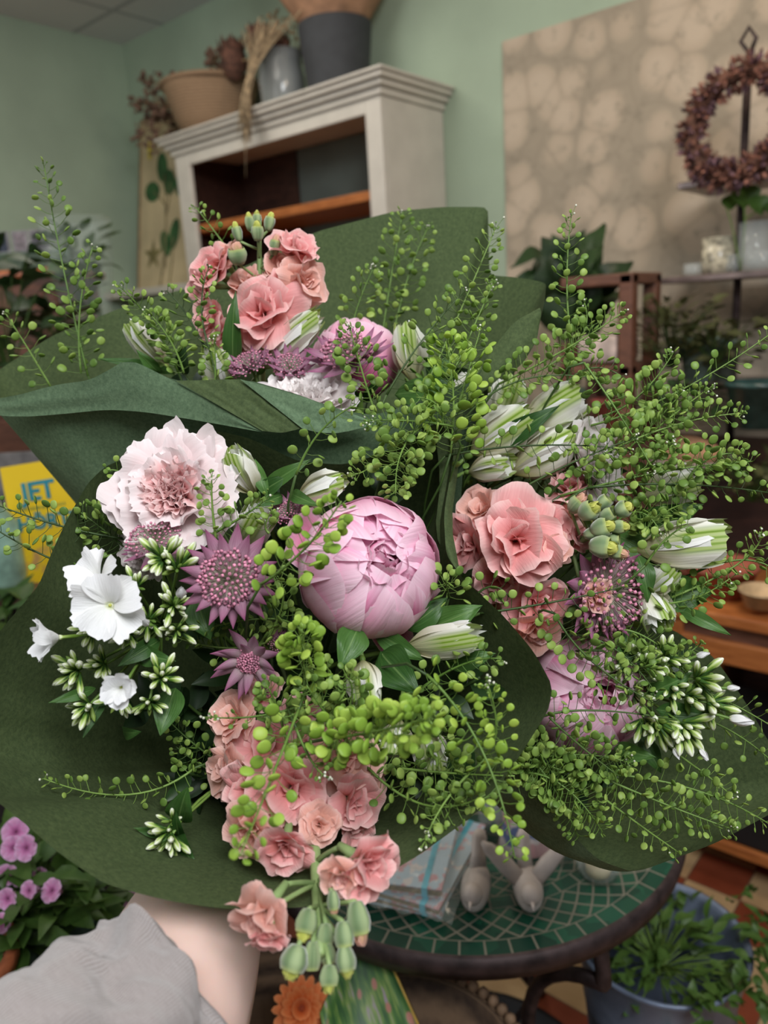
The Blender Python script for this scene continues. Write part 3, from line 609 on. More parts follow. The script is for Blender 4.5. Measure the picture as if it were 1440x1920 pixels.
for k, (x, y, r_, h, n, mt, lab) in enumerate([(1260, 690, .16, .18, 150, m_folo, 'fine olive green shrub in front of the wallpaper right of the wooden stand'), (1340, 690, .13, .12, 100, m_folo, 'low olive plant to the left of the rack pole'), (1410, 940, .12, .12, 90, m_folo, 'dull green plant under the teal pot at the right edge'), (1265, 800, .14, .12, 90, m_fold, 'dark plant behind the tall seed sprigs above the bread tin')]):
    q = onY(x, y, 2.15 - .02 * k); bush('shop_plant', lab, 'plant', q, r_, h, n, .02, (mt, m_dstem), 40 + k)
for k, (x, y, yy, r_, h, mt, nm, lab, cat) in enumerate([
    (1315, 715, 2.2, .06, .12, plain('grey_green_glass', (134, 152, 144), .2), 'glass_jar', 'grey green glass jar under the olive plants', 'jar'),
    (1350, 715, 2.25, .05, .11, plain('dull_glass', (120, 134, 126), .2), 'glass_jar', 'duller glass jar just right of the grey green one', 'jar'),
    (1418, 800, 2.1, .075, .115, plain('teal_glaze', (58, 84, 80), .25), 'glazed_pot', 'dark teal glazed pot below the lowest rack shelf', 'pot'),
    (1350, 1125, 1.95, .085, .10, plain('terracotta', (158, 88, 66), .7, .1, 20), 'terracotta_pot', 'terracotta pot standing on the pine bench', 'pot'),
    (1300, 1110, 2.05, .05, .07, plain('terracotta_two', (140, 80, 60), .7, .1, 20), 'terracotta_pot', 'smaller terracotta pot half behind the white lily bud on the bench', 'pot'),
    (1428, 1135, 1.85, .05, .04, plain('pale_wood_bowl', (198, 168, 128), .6), 'small_bowl', 'small tan bowl at the right end of the pine bench', 'bowl'),
    (1150, 800, 2.1, .06, .08, plain('coral_pot', (170, 92, 80), .6), 'coral_pot', 'coral red pot behind the white flowers at mid right', 'pot')]):
    q = onY(x, y, yy); t = thing(nm, lab, cat, q)
    MB().lathe([(0, 0), (r_ * .75, 0), (r_, h * .9), (r_ * 1.06, h * .9), (r_ * 1.06, h), (r_ * .95, h), (r_ * .7, h * .2), (0, h * .2)], 24).build('vessel', mt, t)
    if 'terracotta' in nm: MB().lathe([(0, -.012), (r_ * .9, -.012), (r_, .01), (r_ * .95, .01), (0, 0)], 24).build('saucer', mt, t)
q = onY(1292, 850, 2.1)
t = thing('bread_tin', 'tan baked loaf shaped basket with pale rim behind the sprigs at right', 'basket', q)
MB().ell((0, 0, 0), (.085, .06, .045), 16).build('loaf', plain('tan_crust', (176, 132, 98), .8, .2, 20), t); MB().tube([V((.1 * cos(a), .07 * sin(a), -.02)) for a in [2 * pi * i / 24 for i in range(25)]], .008, 6).build('rim', plain('pale_rim', (150, 136, 124), .7), t)
# pine bench
q = onY(1440, 1150, 1.8)
t = thing('pine_bench', 'honey coloured pine bench with two thick rails at the right edge', 'bench', V((-.3, 1.8, 0)))
MB().box((-.40, 0, .745), (.7, .42, .775)).build('bench_top', m_orange, t, smooth=False, bevel=.005)
MB().box((-.37, .02, .64), (.66, .05, .70)).build('rail', m_orange, t, smooth=False, bevel=.005)
MB().box((-.37, .03, .70), (.66, .05, .745)).build('apron', m_brown, t, smooth=False)
for dx in (-.37, .62):
    for dy in (.02, .37): MB().box((dx, dy, 0), (dx + .045, dy + .045, .745)).build('leg', m_orange, t, smooth=False, bevel=.004)
MB().box((-.36, .05, .10), (.66, .40, .13)).build('lower_shelf', m_orange, t, smooth=False, bevel=.004)
o = MB().box((-.32, .06, 0), (.6, .36, .30)).build('storage_crate', m_black, smooth=False, bevel=.01); o.location = (-.3, 1.8, .13); tag(o, 'black crate on the lower shelf of the pine bench', 'crate')
# ================================================================ mosaic table and what stands on it
TC = V((-.674, .933)); TR = .347; TZ = .72
def _mosaic():
    m, t = new('green_mosaic'); co = nd(t, 'ShaderNodeTexCoord', 3); s = nd(t, 'ShaderNodeSeparateXYZ', None, Vector=co)
    x, y = s.outputs[0], s.outputs[1]; r = MA(t, 'SQRT', MA(t, 'ADD', MA(t, 'MULTIPLY', x, x), MA(t, 'MULTIPLY', y, y))); an = MA(t, 'ARCTAN2', y, x)
    fr = lambda q: MA(t, 'ABSOLUTE', MA(t, 'SUBTRACT', MA(t, 'FRACT', q), .5))
    def ring(r0, r1, n, off):
        rr = MA(t, 'DIVIDE', MA(t, 'SUBTRACT', r, r0), r1 - r0); aa = MA(t, 'MULTIPLY_ADD', an, n / (2 * pi), off)
        inside = MA(t, 'MULTIPLY', MA(t, 'GREATER_THAN', r, r0), MA(t, 'LESS_THAN', r, r1)); return rr, aa, inside
    grout = None
    def acc(g):
        nonlocal grout
        grout = g if grout is None else MA(t, 'MAXIMUM', grout, g)
    for r0, r1, n, off in ((.318, .345, 64, 0), (.243, .265, 48, .3), (.175, .200, 38, .1)):
        rr, aa, ins = ring(r0, r1, n, off)
        acc(MA(t, 'MULTIPLY', ins, MA(t, 'GREATER_THAN', MA(t, 'MAXIMUM', MA(t, 'MULTIPLY', MA(t, 'GREATER_THAN', fr(aa), .455), 1.0), MA(t, 'GREATER_THAN', fr(rr), .44)), .5)))
    for r0, r1, n in ((.265, .318, 30), (.200, .243, 24)):
        rr, aa, ins = ring(r0, r1, n, 0)
        d1 = MA(t, 'ABSOLUTE', MA(t, 'SUBTRACT', fr(MA(t, 'MULTIPLY', aa, 1.0)), MA(t, 'ABSOLUTE', MA(t, 'SUBTRACT', rr, .5))))
        d2 = MA(t, 'ABSOLUTE', MA(t, 'SUBTRACT', fr(MA(t, 'MULTIPLY', aa, 1.0)), MA(t, 'SUBTRACT', .5, MA(t, 'ABSOLUTE', MA(t, 'SUBTRACT', rr, .5)))))
        acc(MA(t, 'MULTIPLY', ins, MA(t, 'LESS_THAN', MA(t, 'MINIMUM', d1, d2), .035)))
    vo = nd(t, 'ShaderNodeTexVoronoi', feature='DISTANCE_TO_EDGE', Vector=co, Scale=26.0)
    acc(MA(t, 'MULTIPLY', MA(t, 'LESS_THAN', r, .175), MA(t, 'LESS_THAN', vo, .05)))
    n = nd(t, 'ShaderNodeTexVoronoi', 1, Vector=co, Scale=30.0)
    g1 = ramp(t, nd(t, 'ShaderNodeSeparateXYZ', None, Vector=n).outputs[0], [(.1, (16, 56, 44)), (.9, (30, 82, 62))])
    ro = MA(t, 'MULTIPLY_ADD', grout, .5, .22)
    fin(t, mix(t, grout, g1, (116, 112, 98)), ro, bump=MA(t, 'SUBTRACT', 1.0, grout), bs=.4); return m
tb = thing('mosaic_table', 'round bistro table with green mosaic top and rusty iron rim', 'table', V((TC.x, TC.y, 0)))
MB().lathe([(0, TZ - .015), (TR - .003, TZ - .015), (TR - .003, TZ), (TR * .5, TZ), (0, TZ)], 96).build('mosaic_top', _mosaic(), tb, smooth=False)
MB().lathe([(TR - .003, TZ - .03), (TR + .002, TZ - .032), (TR + .006, TZ - .016), (TR + .004, TZ + .001), (TR - .003, TZ + .002)], 96).build('iron_rim', m_iron, tb)
for k in range(3):
    a = RD(-22 + 120 * k); d = V((cos(a), sin(a), 0))
    MB().tube(bez([d * .325 + V((0, 0, TZ - .03)), d * .33 + V((0, 0, .66)), d * .335 + V((0, 0, .62))], 4) + bez([d * .335 + V((0, 0, .62)), d * .12 + V((0, 0, .52)), d * .10 + V((0, 0, .3)), d * .34 + V((0, 0, .0))], 14), .011, 8).build('leg', m_iron, tb)
MB().tube([V((.11 * cos(a), .11 * sin(a), .34)) for a in [2 * pi * i / 32 for i in range(33)]], .007, 6).build('leg_ring', m_iron, tb)
m_bisc = plain('bisque_white', (196, 184, 176), .45, .05, 30)
def bird(label, x, y, rz, wings):
    q = onZ(x, y, TZ); s = .84
    t = thing('ceramic_bird', label, 'figurine', Matrix.Translation(q) @ Matrix.Rotation(RD(rz), 4, 'Z') @ Matrix.Scale(s, 4), 'white ceramic birds')
    b = MB(); b.grid(lambda u, v: V((.024 * sin(pi * v) ** .75 * cos(2 * pi * u), -.042 * cos(pi * v) * 1.0, .026 + .024 * sin(pi * v) ** .75 * sin(2 * pi * u) + .012 * (v - .3))), 18, 14, wrap=True); b.build('body', m_bisc, t)
    MB().ell((0, -.034, .043), (.017, .019, .017), 14).build('head', m_bisc, t)
    MB().tube([V((0, -.050, .042)), V((0, -.064, .037))], [.0045, .0008], 6).build('beak', m_bisc, t)
    MB().tube([V((0, .02, .036)), V((0, .038, .060)), V((0, .052, .084)), V((0, .056, .094))], [.018, .014, .0145, .008], 10, sq=.7).build('tail', m_bisc, t)
    if wings:
        for sgn in (-1, 1): MB().tube([V((sgn * .012, 0, .04)), V((sgn * .034, .01, .062)), V((sgn * .06, .018, .088)), V((sgn * .07, .02, .098))], [.013, .014, .010, .003], 10, sq=.5).build('wing', m_bisc, t)
    return t
bird('white ceramic bird with folded wings, the left of the pair on the mosaic table', 893, 1690, 25, False)
bird('white ceramic bird with raised wings, the right of the pair on the mosaic table', 990, 1690, 38, True)
# ---- notebooks with cyan elastic
def _nb():
    m, t = new('floral_notebook_cover'); co = nd(t, 'ShaderNodeTexCoord', 3)
    a = nd(t, 'ShaderNodeTexNoise', Vector=co, Scale=45.0); b = nd(t, 'ShaderNodeTexNoise', Vector=nd(t, 'ShaderNodeMapping', Vector=co, Location=(3, 1, 2)), Scale=60.0)
    c = mix(t, nd(t, 'ShaderNodeMapRange', Value=a, i1=.56, i2=.62), (184, 204, 218), (206, 152, 158)); c = mix(t, nd(t, 'ShaderNodeMapRange', Value=b, i1=.58, i2=.64), c, (224, 216, 214)); fin(t, c, .4); return m
m_nb = _nb(); m_cy = plain('cyan_elastic', (88, 186, 208), .5); m_pg = plain('brown_page_edge', (146, 122, 84), .8, .15, 200); m_clr = m_cel
nz = TZ
for k, (cx, cy, rz, lab) in enumerate([(742, 1690, 20, 'lowest notebook of the stack on the mosaic table'), (742, 1680, 14, 'middle notebook of the stack on the mosaic table'), (738, 1660, 26, 'top notebook with pale blue floral cover and cyan elastic band')]):
    q = onZ(cx, cy, nz); h = .012 if k < 2 else .014
    t = thing('notebook', lab, 'notebook', Matrix.Translation(q) @ Matrix.Rotation(RD(rz), 4, 'Z'), 'stacked notebooks')
    MB().box((-.068, -.012, .002), (.068, .172, h - .002)).build('pages', m_pg, t, smooth=False)
    MB().box((-.07, -.014, h - .002), (.07, .175, h)).box((-.07, -.014, 0), (.07, .175, .002)).build('cover', m_nb, t, smooth=False, bevel=.0006)
    MB().box((.042, -.0148, -.0002), (.050, .1758, h + .0007)).build('elastic_band', m_cy, t, smooth=False)
    nz += h + .001
o = MB().grid(lambda u, v: V((-.07 + .13 * u, -.03 + .17 * v, .004 + .03 * abs(noise.noise(V((u * 4, v * 4, 1)))))), 14, 14).build('cellophane_sheet', m_cel); o.matrix_basis = Matrix.Translation(onZ(775, 1690, nz)) @ Matrix.Rotation(RD(20), 4, 'Z'); tag(o, 'crinkled clear cellophane lying over the notebooks', 'wrapping')
# candle glass
q = onZ(1122, 1640, TZ)
t = thing('candle_glass', 'clear glass with a cream tea light inside on the mosaic table', 'candle holder', q)
MB().lathe([(0, 0), (.026, 0), (.034, .03), (.036, .07), (.034, .07), (.031, .03), (.024, .005), (0, .005)], 24).build('glass_cup', m_glass, t); MB().lathe([(0, .006), (.018, .006), (.018, .022), (0, .022)], 18).build('candle', plain('cream_wax', (214, 196, 150), .5), t)
# patterned gift bundle and cellophane behind
m_gift, _t = new('pastel_floral_print'); _c = nd(_t, 'ShaderNodeTexCoord', 3); _n = nd(_t, 'ShaderNodeTexNoise', Vector=_c, Scale=30.0); _n2 = nd(_t, 'ShaderNodeTexNoise', Vector=nd(_t, 'ShaderNodeMapping', Vector=_c, Location=(5, 2, 1)), Scale=36.0)
fin(_t, mix(_t, nd(_t, 'ShaderNodeMapRange', Value=_n2, i1=.56, i2=.62), mix(_t, nd(_t, 'ShaderNodeMapRange', Value=_n, i1=.5, i2=.56), (226, 212, 208), (208, 160, 160)), (110, 124, 164)), .6)
q = onZ(985, 1590, TZ)
t = thing('gift_pouch', 'pastel floral print pouch standing on the mosaic table behind the birds', 'pouch', Matrix.Translation(q) @ Matrix.Rotation(RD(30), 4, 'Z'))
MB().grid(lambda u, v: V((.04 * (1 - .35 * v) * cos(2 * pi * u), .022 * (1 - .5 * v) * sin(2 * pi * u), .115 * v)) * (1 + .06 * sin(6 * pi * u + 5 * v)), 24, 10, wrap=True).build('pouch_body', m_gift, t); MB().ell((0, 0, .005), (.038, .02, .005), 16).build('pouch_base', m_gift, t)
for k, (x, y, r_, h, lab) in enumerate([(1040, 1600, .03, .10, 'clear glass vase right of the floral pouch on the mosaic table'), (935, 1560, .03, .11, 'clear glass bottle left of the floral pouch on the mosaic table')]):
    q = onZ(x, y, TZ); o = MB().lathe([(0, 0), (r_, 0), (r_ * 1.05, h * .5), (r_ * .6, h * .75), (r_ * .7, h), (r_ * .6, h), (r_ * .5, h * .75), (r_ * .95, h * .5), (0, .006)], 22).build('glass_vase', m_glass); o.location = q; tag(o, lab, 'vase', 'glass vases on the table')
# ---- zinc bucket
q = onZ(1180, 1790, .42)
t = thing('zinc_bucket', 'blue grey zinc bucket on the floor beside the table leg', 'bucket', V((q.x + .03, q.y + .06, 0)))
bprof = [(0, .01), (.095, .01), (.10, .02), (.128, .30), (.130, .305), (.126, .315), (.142, .42), (.148, .43), (.142, .432), (.135, .42), (.12, .31), (.09, .03), (0, .03)]
MB().lathe(bprof, 48).build('bucket_body', m_zinc, t); MB().tube([V((.113 * cos(a), .113 * sin(a), .16)) for a in [2 * pi * i / 40 for i in range(41)]], .003, 6).build('band', m_zinc, t)
bu = bush('trailing_ivy', 'bright green small leaved ivy spilling over the zinc bucket', 'plant', t.matrix_basis.translation + V((0, 0, .36)), .15, .10, 190, .018, (m_fol, m_stem), 51)
rng = random.Random(52); lb = MB()
for k in range(12):
    a = RD(rng.uniform(-60, 60)); p0 = V((.13 * cos(a), .13 * sin(a), .07)); pts = bez([p0, p0 * 1.3 + V((0, 0, .03)), p0 * 1.5 + V((0, 0, -rng.uniform(.0, .12)))], 8)
    for p_ in pts[2:]: leafgrid(lb, p_, p_ + V([rng.gauss(0, .02) for _ in range(3)]), .008, up=V((0, 0, 1)), nu=2, nv=4)
lb.build('trailing_leaves', m_fol, bu)
# ---- things below the table
q = P(745, 1990, 1.02)
t = thing('dark_wicker_basket', 'dark wicker basket with beaded rim under the mosaic table', 'basket', V((q.x, q.y, 0)))
MB().lathe([(0, .02), (.14, .02), (.17, .3), (.18, .52), (.165, .52), (.15, .3), (0, .05)], 40).build('basket_body', m_wickd, t)
rb = MB()
for i in range(60): a = 2 * pi * i / 60; rb.ell((.178 * cos(a), .178 * sin(a), .525), .0095, 6)
rb.build('beaded_rim', plain('beaded_rim_tan', (148, 118, 92), .7, .15, 60), t)
q = P(480, 2060, 1.02)
t = thing('flat_wicker_basket', 'brown wicker basket showing behind the forearm at the bottom', 'basket', V((q.x, q.y, 0)))
MB().lathe([(0, .1), (.13, .1), (.17, q.z - .03), (.20, q.z + .07), (.185, q.z + .07), (.16, q.z), (0, .14)], 40).build('basket_body', m_wickd, t)
q = P(565, 1890, 1.0)
t = thing('orange_bloom', 'round orange flower below the hanging stock buds at the bottom', 'flower', frame(q, D3(.1, .5, .9)))
m_or = petalmat('orange_petal', [(0, (170, 70, 30)), (.5, (226, 112, 50)), (1, (238, 142, 84))], (240, 160, 104), .5, .2, .2)
for r_, (n, L, a0, a1) in enumerate([(16, .039, 75, 95), (14, .031, 50, 70), (12, .021, 30, 45)]):
    for j in range(n):
        pm_ = MB(); petal(pm_, L, .008, a0, a1, 2 * pi * j / n + r_, nu=4, nv=5, b=.4, ruf=.05, seed=j); pm_.build('petal', m_or, t)
MB().ell((0, 0, .002), (.008, .008, .004), 12).build('flower_centre', plain('orange_centre', (150, 62, 24), .8, .2, 400), t)
MB().tube(bez([V((0, 0, -.002)), V((0, 0, -.06)), V((.0, -.05, -.22))], 6), .003, 6).build('stem', m_stem, t)
# printed flower sleeve (green) bottom centre
m_prn, _t = new('printed_meadow'); _c = nd(_t, 'ShaderNodeTexCoord', 2); _mp = nd(_t, 'ShaderNodeMapping', Vector=_c, Scale=(16, 3.2, 1)); _n = nd(_t, 'ShaderNodeTexNoise', Vector=_mp, Scale=1.0, Detail=2.0); _v = nd(_t, 'ShaderNodeTexVoronoi', Vector=nd(_t, 'ShaderNodeMapping', Vector=_c, Scale=(6, 5, 1)), Scale=1.0)
fin(_t, mix(_t, nd(_t, 'ShaderNodeMapRange', Value=_v, i1=.26, i2=.18), ramp(_t, _n, [(.3, (44, 84, 50)), (.5, (78, 122, 58)), (.62, (134, 160, 80)), (.7, (164, 148, 160))]), (186, 126, 110)), .45)
a0, a1, a2, a3 = P(600, 1900, .98), P(690, 1715, 1.08), P(800, 1960, .97), P(640, 2120, .93)
t = thing('printed_flower_card', 'folded card printed with green tulips and meadow flowers at the bottom centre', 'card', P(650, 2000, .95))
MB().grid(lambda u, v: a3.lerp(a2, u).lerp(a0.lerp(a1, u), v) + FW * (.012 * sin(pi * u)), 8, 8).build('front_panel', m_prn, t, world=True, solid=.0015)
MB().grid(lambda u, v: (a2.lerp(a1, v)) + (FW * .05 - RT * .01) * u, 3, 8).build('side_panel', m_prn, t, world=True, solid=.0015)
MB().tube([a2 + RT * .001, a1 + RT * .001], .0016, 6).build('gold_edge', plain('ochre_edge', (196, 158, 70), .5), t, world=True)
o = MB().box((-.25, -.15, 0), (.25, .15, .45)).build('dark_crate', m_black, smooth=False, bevel=.01); o.matrix_basis = Matrix.Translation(V((TC.x - .15, TC.y + .62, .0))) @ Matrix.Rotation(RD(20), 4, 'Z'); tag(o, 'dark box standing on the floor behind the mosaic table', 'crate')
o = MB().lathe([(0, 0), (.25, 0), (.26, .05), (.245, .05), (.24, .012), (0, .012)], 40).build('table_shade_filler', m_black); o.location = (TC.x, TC.y, 0); tag(o, 'low dark round tray on the floor between the mosaic table legs', 'tray')  # low dark disc added so the floor under the table reads as shaded
# ================================================================ flower builders
BIND = {'A': P(560, 1360, .86), 'B': P(540, 1400, .83), 'C': P(800, 1320, .84)}
HAND = P(492, 1500, .84)
TAIL = (HAND - BIND['B']).normalized()
def stemto(parent, p0, d, bq, r=.0018, mat=None, jitter=0, name='stem', k=.45):
    rg = random.Random(int(p0.x * 1e5) ^ int(p0.z * 1e5)); j = lambda s: V([rg.gauss(0, s) for _ in range(3)])
    b = BIND[bq] + j(.012); h = HAND + j(.006); L = (b - p0).length
    pts = bez([p0, p0 - V(d).normalized() * L * k, b + (p0 - b) * .15, b], 8)[:-1] + bez([b, b.lerp(h, .6), h], 3)[:-1] + bez([h, h + FW * .05 - UP * .04 + j(.015)], 2)
    return MB().tube(pts, r, 5).build(name, mat or m_stem, parent, world=True)
def leaf(parent, base, tip, w_, bend=.15, fold=.2, up=None, wav=0, name='leaf', vc=.45):
    mb = MB(); leafgrid(mb, base, tip, w_, up=up, bend=bend, fold=fold, nu=6, nv=12, wav=wav, vc=vc)
    return mb.build(name, m_leaf, parent, world=True)
def px(r, d): return r * d / F
def rescale(o, s):
    for v in o.data.vertices: v.co *= s
# ---- peony
def peony(label, x, y, d, r, face, bq, seed, open_=1.0, guard=(), spin=0.0):
    R = px(r, d); t = thing('peony', label, 'flower', frame(P(x, y, d), D3(*face), spin), 'pink peonies'); rg = random.Random(seed)
    def pt(L, W, a0, a1, phi, z0, mat, sd, **k):
        mb = MB(); petal(mb, L, W, a0, a1, phi, z0=z0, seed=sd, nu=14, nv=14, **k); return mb.build('petal', mat, t)
    for ring, (n, rr, dl, w_, mt) in enumerate([(5, 1.0, 118, .90, m_peony), (5, .972, 136, .76, m_peony), (6, .945, 150, .66, m_peony), (6, .91, 160, .56, m_peony), (6, .87, 167, .46, m_peonyin), (5, .82, 172, .5, m_peonyin)]):
        for j in range(n):
            q = R * rr * rg.uniform(.99, 1.01); dd = dl + rg.uniform(-12, 8)
            pt(q * RD(dd), R * w_ * rg.uniform(.9, 1.12), 90, 90 - dd * 1.0, 2 * pi * (j + rg.uniform(-.12, .12)) / n + ring * .75, -q, mt, seed * 50 + ring * 10 + j, b=.3, vc=.6, tipr=.30, cup=w_ * .55, ruf=.016 + .008 * ring, rf=1.3, edge=.022, ef=2.0, imb=.016 + .004 * ring)
    for j in range(26):
        a = j * 2.4; q = R * (.05 + .40 * sqrt(j / 26)); zt_ = sqrt(max(.1, 1 - (q / R) ** 2)) * R * rg.uniform(.86, .99)
        L_ = R * rg.uniform(.75, .95)
        pt(L_, R * rg.uniform(.20, .36), rg.uniform(2, 20), rg.uniform(-34, 6), a + rg.gauss(0, .3), zt_ - L_ * .97, m_peonyin if j % 3 == 0 else m_peony, seed * 77 + j, r0=q * .8, b=.4, vc=.8, tipr=.35, cup=.35, ruf=.05, rf=2, edge=.07, ef=3)
    for (phi, L, W, a0, a1) in guard:
        pt(R * L, R * W, a0, a1, phi, -R * .55, m_peonyin if phi > 4 else m_peony, int(phi * 10), r0=R * .55, b=.5, vc=.6, tipr=.3, cup=.2, ruf=.05, rf=2)
    c = t.matrix_basis.translation; ax = D3(*face)
    for j in range(4):
        mb = MB(); petal(mb, R * .9, R * .28, 88, 40, j * pi / 2 + .5, z0=-R * 1.02, lens=True, cup=.2); mb.build('sepal', m_leaf, t)
    stemto(t, c - ax * R, ax, bq, .0032, m_stem); return t
# ---- carnation
def carnation(label, x, y, d, r, face, bq, seed, mats, spin=0.0, flat=1.0):
    R = px(r, d); t = thing('carnation', label, 'flower', frame(P(x, y, d), D3(*face), spin), 'pale carnations'); rg = random.Random(seed)
    for ring, (n, L, W, a0, a1, mi, z0) in enumerate([(5, 1.14, .98, 46, 96, 0, -.35), (5, 1.02, .9, 38, 82, 0, -.33), (5, .88, .62, 26, 60, 0, -.28), (7, .74, .44, 16, 46, 1, -.24), (8, .66, .38, 10, 34, 1, -.22), (8, .56, .30, 4, 20, 1, -.18), (7, .42, .2, 0, 8, 1, -.10)]):
        for j in range(n):
            mb = MB(); petal(mb, R * L * rg.uniform(.92, 1.06), R * W, a0 + rg.uniform(-6, 6), a1 * flat + rg.uniform(-8, 8), 2 * pi * (j + rg.uniform(-.2, .2)) / n + ring * .5, z0=R * z0, r0=R * .05, nu=34, nv=10, b=.12, vc=1.0, tipr=.20, cup=.10, ruf=.09 + .025 * ring, rf=2.0 + ring * .3, edge=.035 + .012 * ring, ef=9, imb=.03, seed=seed * 60 + ring * 10 + j, tp=1.2)
            mb.build('petal', mats[mi], t)
    ax = D3(*face); c = t.matrix_basis.translation
    MB().lathe([(0, -R * 1.1), (R * .14, -R * 1.05), (R * .19, -R * .6), (R * .22, -R * .3)], 12).build('calyx', m_stemg, t)
    stemto(t, c - ax * R * 1.05, ax, bq, .002, m_stemg); return t
# ---- double stock blossoms: four variants, petals shared
def _stockvar(seed, mat):
    rg = random.Random(seed); out = []
    for ring, (n, L, W, a0, a1, z0) in enumerate([(5, 1.0, .60, 34, 108, -.12), (4, .86, .54, 24, 74, -.08), (4, .64, .36, 8, 46, -.04), (3, .46, .24, 0, 18, 0)]):
        for j in range(n):
            mb = MB(); petal(mb, L * rg.uniform(.8, 1.15), W * rg.uniform(.82, 1.15), a0 + rg.uniform(-14, 14), a1 + rg.uniform(-34, 22), 2 * pi * (j + rg.uniform(-.35, .35)) / n + ring * .8, z0=z0, r0=.03, nu=12, nv=10, b=.16, vc=.75, tipr=.26, cup=rg.uniform(-.25, .38), ruf=rg.uniform(.08, .24), rf=rg.uniform(.8, 1.6), edge=.05, ef=2.2, imb=rg.uniform(-.08, .08), seed=seed * 100 + ring * 10 + j)
            o = mb.build('petal', mat); out.append(o.data); bpy.data.objects.remove(o)
    return out
SV = [_stockvar(s, m) for s, m in ((1, m_stock), (2, m_stock), (3, m_stockp), (4, m_stock), (5, m_stockp))]
def blossom(t, x, y, d, r, face, var, spin, anchor):
    ax = D3(*face); c = P(x, y, d); R = px(r, d); m = t.matrix_basis.inverted() @ frame(c - ax * R * .15, ax, spin, 1)
    b = MB().lathe([(0, -R * .95), (R * .10, -R * .9), (R * .13, -R * .45), (R * .12, -R * .08)], 10).build('blossom', m_stemg, t); b.matrix_basis = m
    for me in SV[var]: inst('petal', me, b, Matrix.Scale(R, 4))
    MB().tube(bez([anchor, anchor.lerp(c, .5) - ax * R * .6, c - ax * R * 1.0], 5), .0016, 5).build('flower_stalk', m_stemg, t, world=True)
def stockbud(t, x, y, d, r, l, face, tipm, anchor, op=.5):
    ax = D3(*face); c = P(x, y, d); R = px(r, d) * .88; L = px(l, d) * .80
    b = MB().lathe([(0, -L * .5), (R * .55, -L * .46), (R * .8, -L * .28), (R, -L * .02), (R * 1.0, L * .12), (R * .92, L * .24), (R * .84, L * .34)], 32, mod=lambda a, v: 1 - .16 * abs(cos(2 * a)) ** 4 * v).build('bud', m_bud, t)
    b.matrix_basis = t.matrix_basis.inverted() @ frame(c, ax, x * .7)
    if tipm:
        mb = MB()
        for j in range(6): petal(mb, L * (.46 + .2 * op), R * .62, 14, -44, j * pi / 3 + j % 2 * .3, z0=L * (.06 + .05 * (j % 3)), r0=R * .5, nu=5, nv=6, b=.6, tipr=.3, cup=.4, ruf=.06, seed=j)
        mb.build('petal_tip', tipm, b)
    MB().tube(bez([anchor, anchor.lerp(c, .6) - ax * L * .3, c - ax * L * .48], 5), .0013, 5).build('flower_stalk', m_stemg, t, world=True)
def stock(label, path, bq, blossoms, buds, rs=.0034):
    pts = [P(*q) for q in path]; t = thing('stock_flower', label, 'flower', pts[0], 'salmon pink stocks'); ax = (pts[-1] - pts[0]).normalized()
    c = bez(pts, 12); MB().tube(c, [rs * (1 - .5 * i / 12) for i in range(13)], 8).build('flower_spike', m_stemg, t, world=True)
    def anc(p): k = min(range(13), key=lambda i: (c[i] - p).length); return c[max(0, k - 2)]
    for i, (x, y, d, r, f, v) in enumerate(blossoms): blossom(t, x, y, d, r, f, v, i * 1.3, anc(P(x, y, d)))
    for i, (x, y, d, r, l, f, tm) in enumerate(buds): stockbud(t, x, y, d, r, l, f, tm, anc(P(x, y, d)))
    stemto(t, pts[0], ax, bq, .0034, m_stemg); return t
# ---- alstroemeria
def camspin(ax):
    x = UP.cross(ax); x.normalize(); y = ax.cross(x); return atan2((-FW).dot(y), (-FW).dot(x))
def alstro(label, b, tp_, wpx, bq, seed, op=0.0, leaves=()):
    pb, pt_ = P(*b), P(*tp_); ax = pt_ - pb; L = ax.length; ax.normalize(); dm = (b[2] + tp_[2]) / 2; W = px(wpx / 2, dm); rg = random.Random(seed)
    t = thing('alstroemeria', label, 'flower', frame(pb, ax, camspin(ax) + rg.uniform(-.35, .35)), 'white alstroemerias')
    k = math.degrees(math.atan2(W * .95, L * .55)); a0, a1 = k * 1.0 + op * 6, -k * .85 + op * 40
    for j in range(3):
        mb = MB(); petal(mb, L * .94, W * .72, a0 * .85, a1 * .9 + rg.uniform(0, 8), pi / 3 + 2 * pi * j / 3, r0=W * .06, nu=10, nv=14, b=.15, vc=.75, tipr=.18, cup=.42, ruf=.03, rf=2, edge=.08, ef=6, seed=seed * 9 + j + 50); mb.build('tepal', m_alstw, t)
    for j in range(3):
        mb = MB(); petal(mb, L * rg.uniform(.98, 1.04), W * rg.uniform(.88, 1.0), a0 + rg.uniform(-3, 3), a1 + rg.uniform(-4, 6), 2 * pi * j / 3 + rg.uniform(-.15, .15), r0=W * .10, nu=14, nv=16, b=.14, vc=.62, tipr=.30, cup=.40, ruf=.022, rf=2, edge=.05, ef=5, seed=seed * 9 + j); mb.build('tepal', m_alst, t)
    MB().ell((0, 0, -L * .05), (W * .16, W * .16, L * .08), 10).build('ovary', m_stem, t)
    for (p0, p1, w_) in leaves: leaf(t, P(*p0), P(*p1), px(w_ / 2, p0[2]), wav=.1)
    stemto(t, pb - ax * L * .1, ax, bq, .0017, m_stem); return t
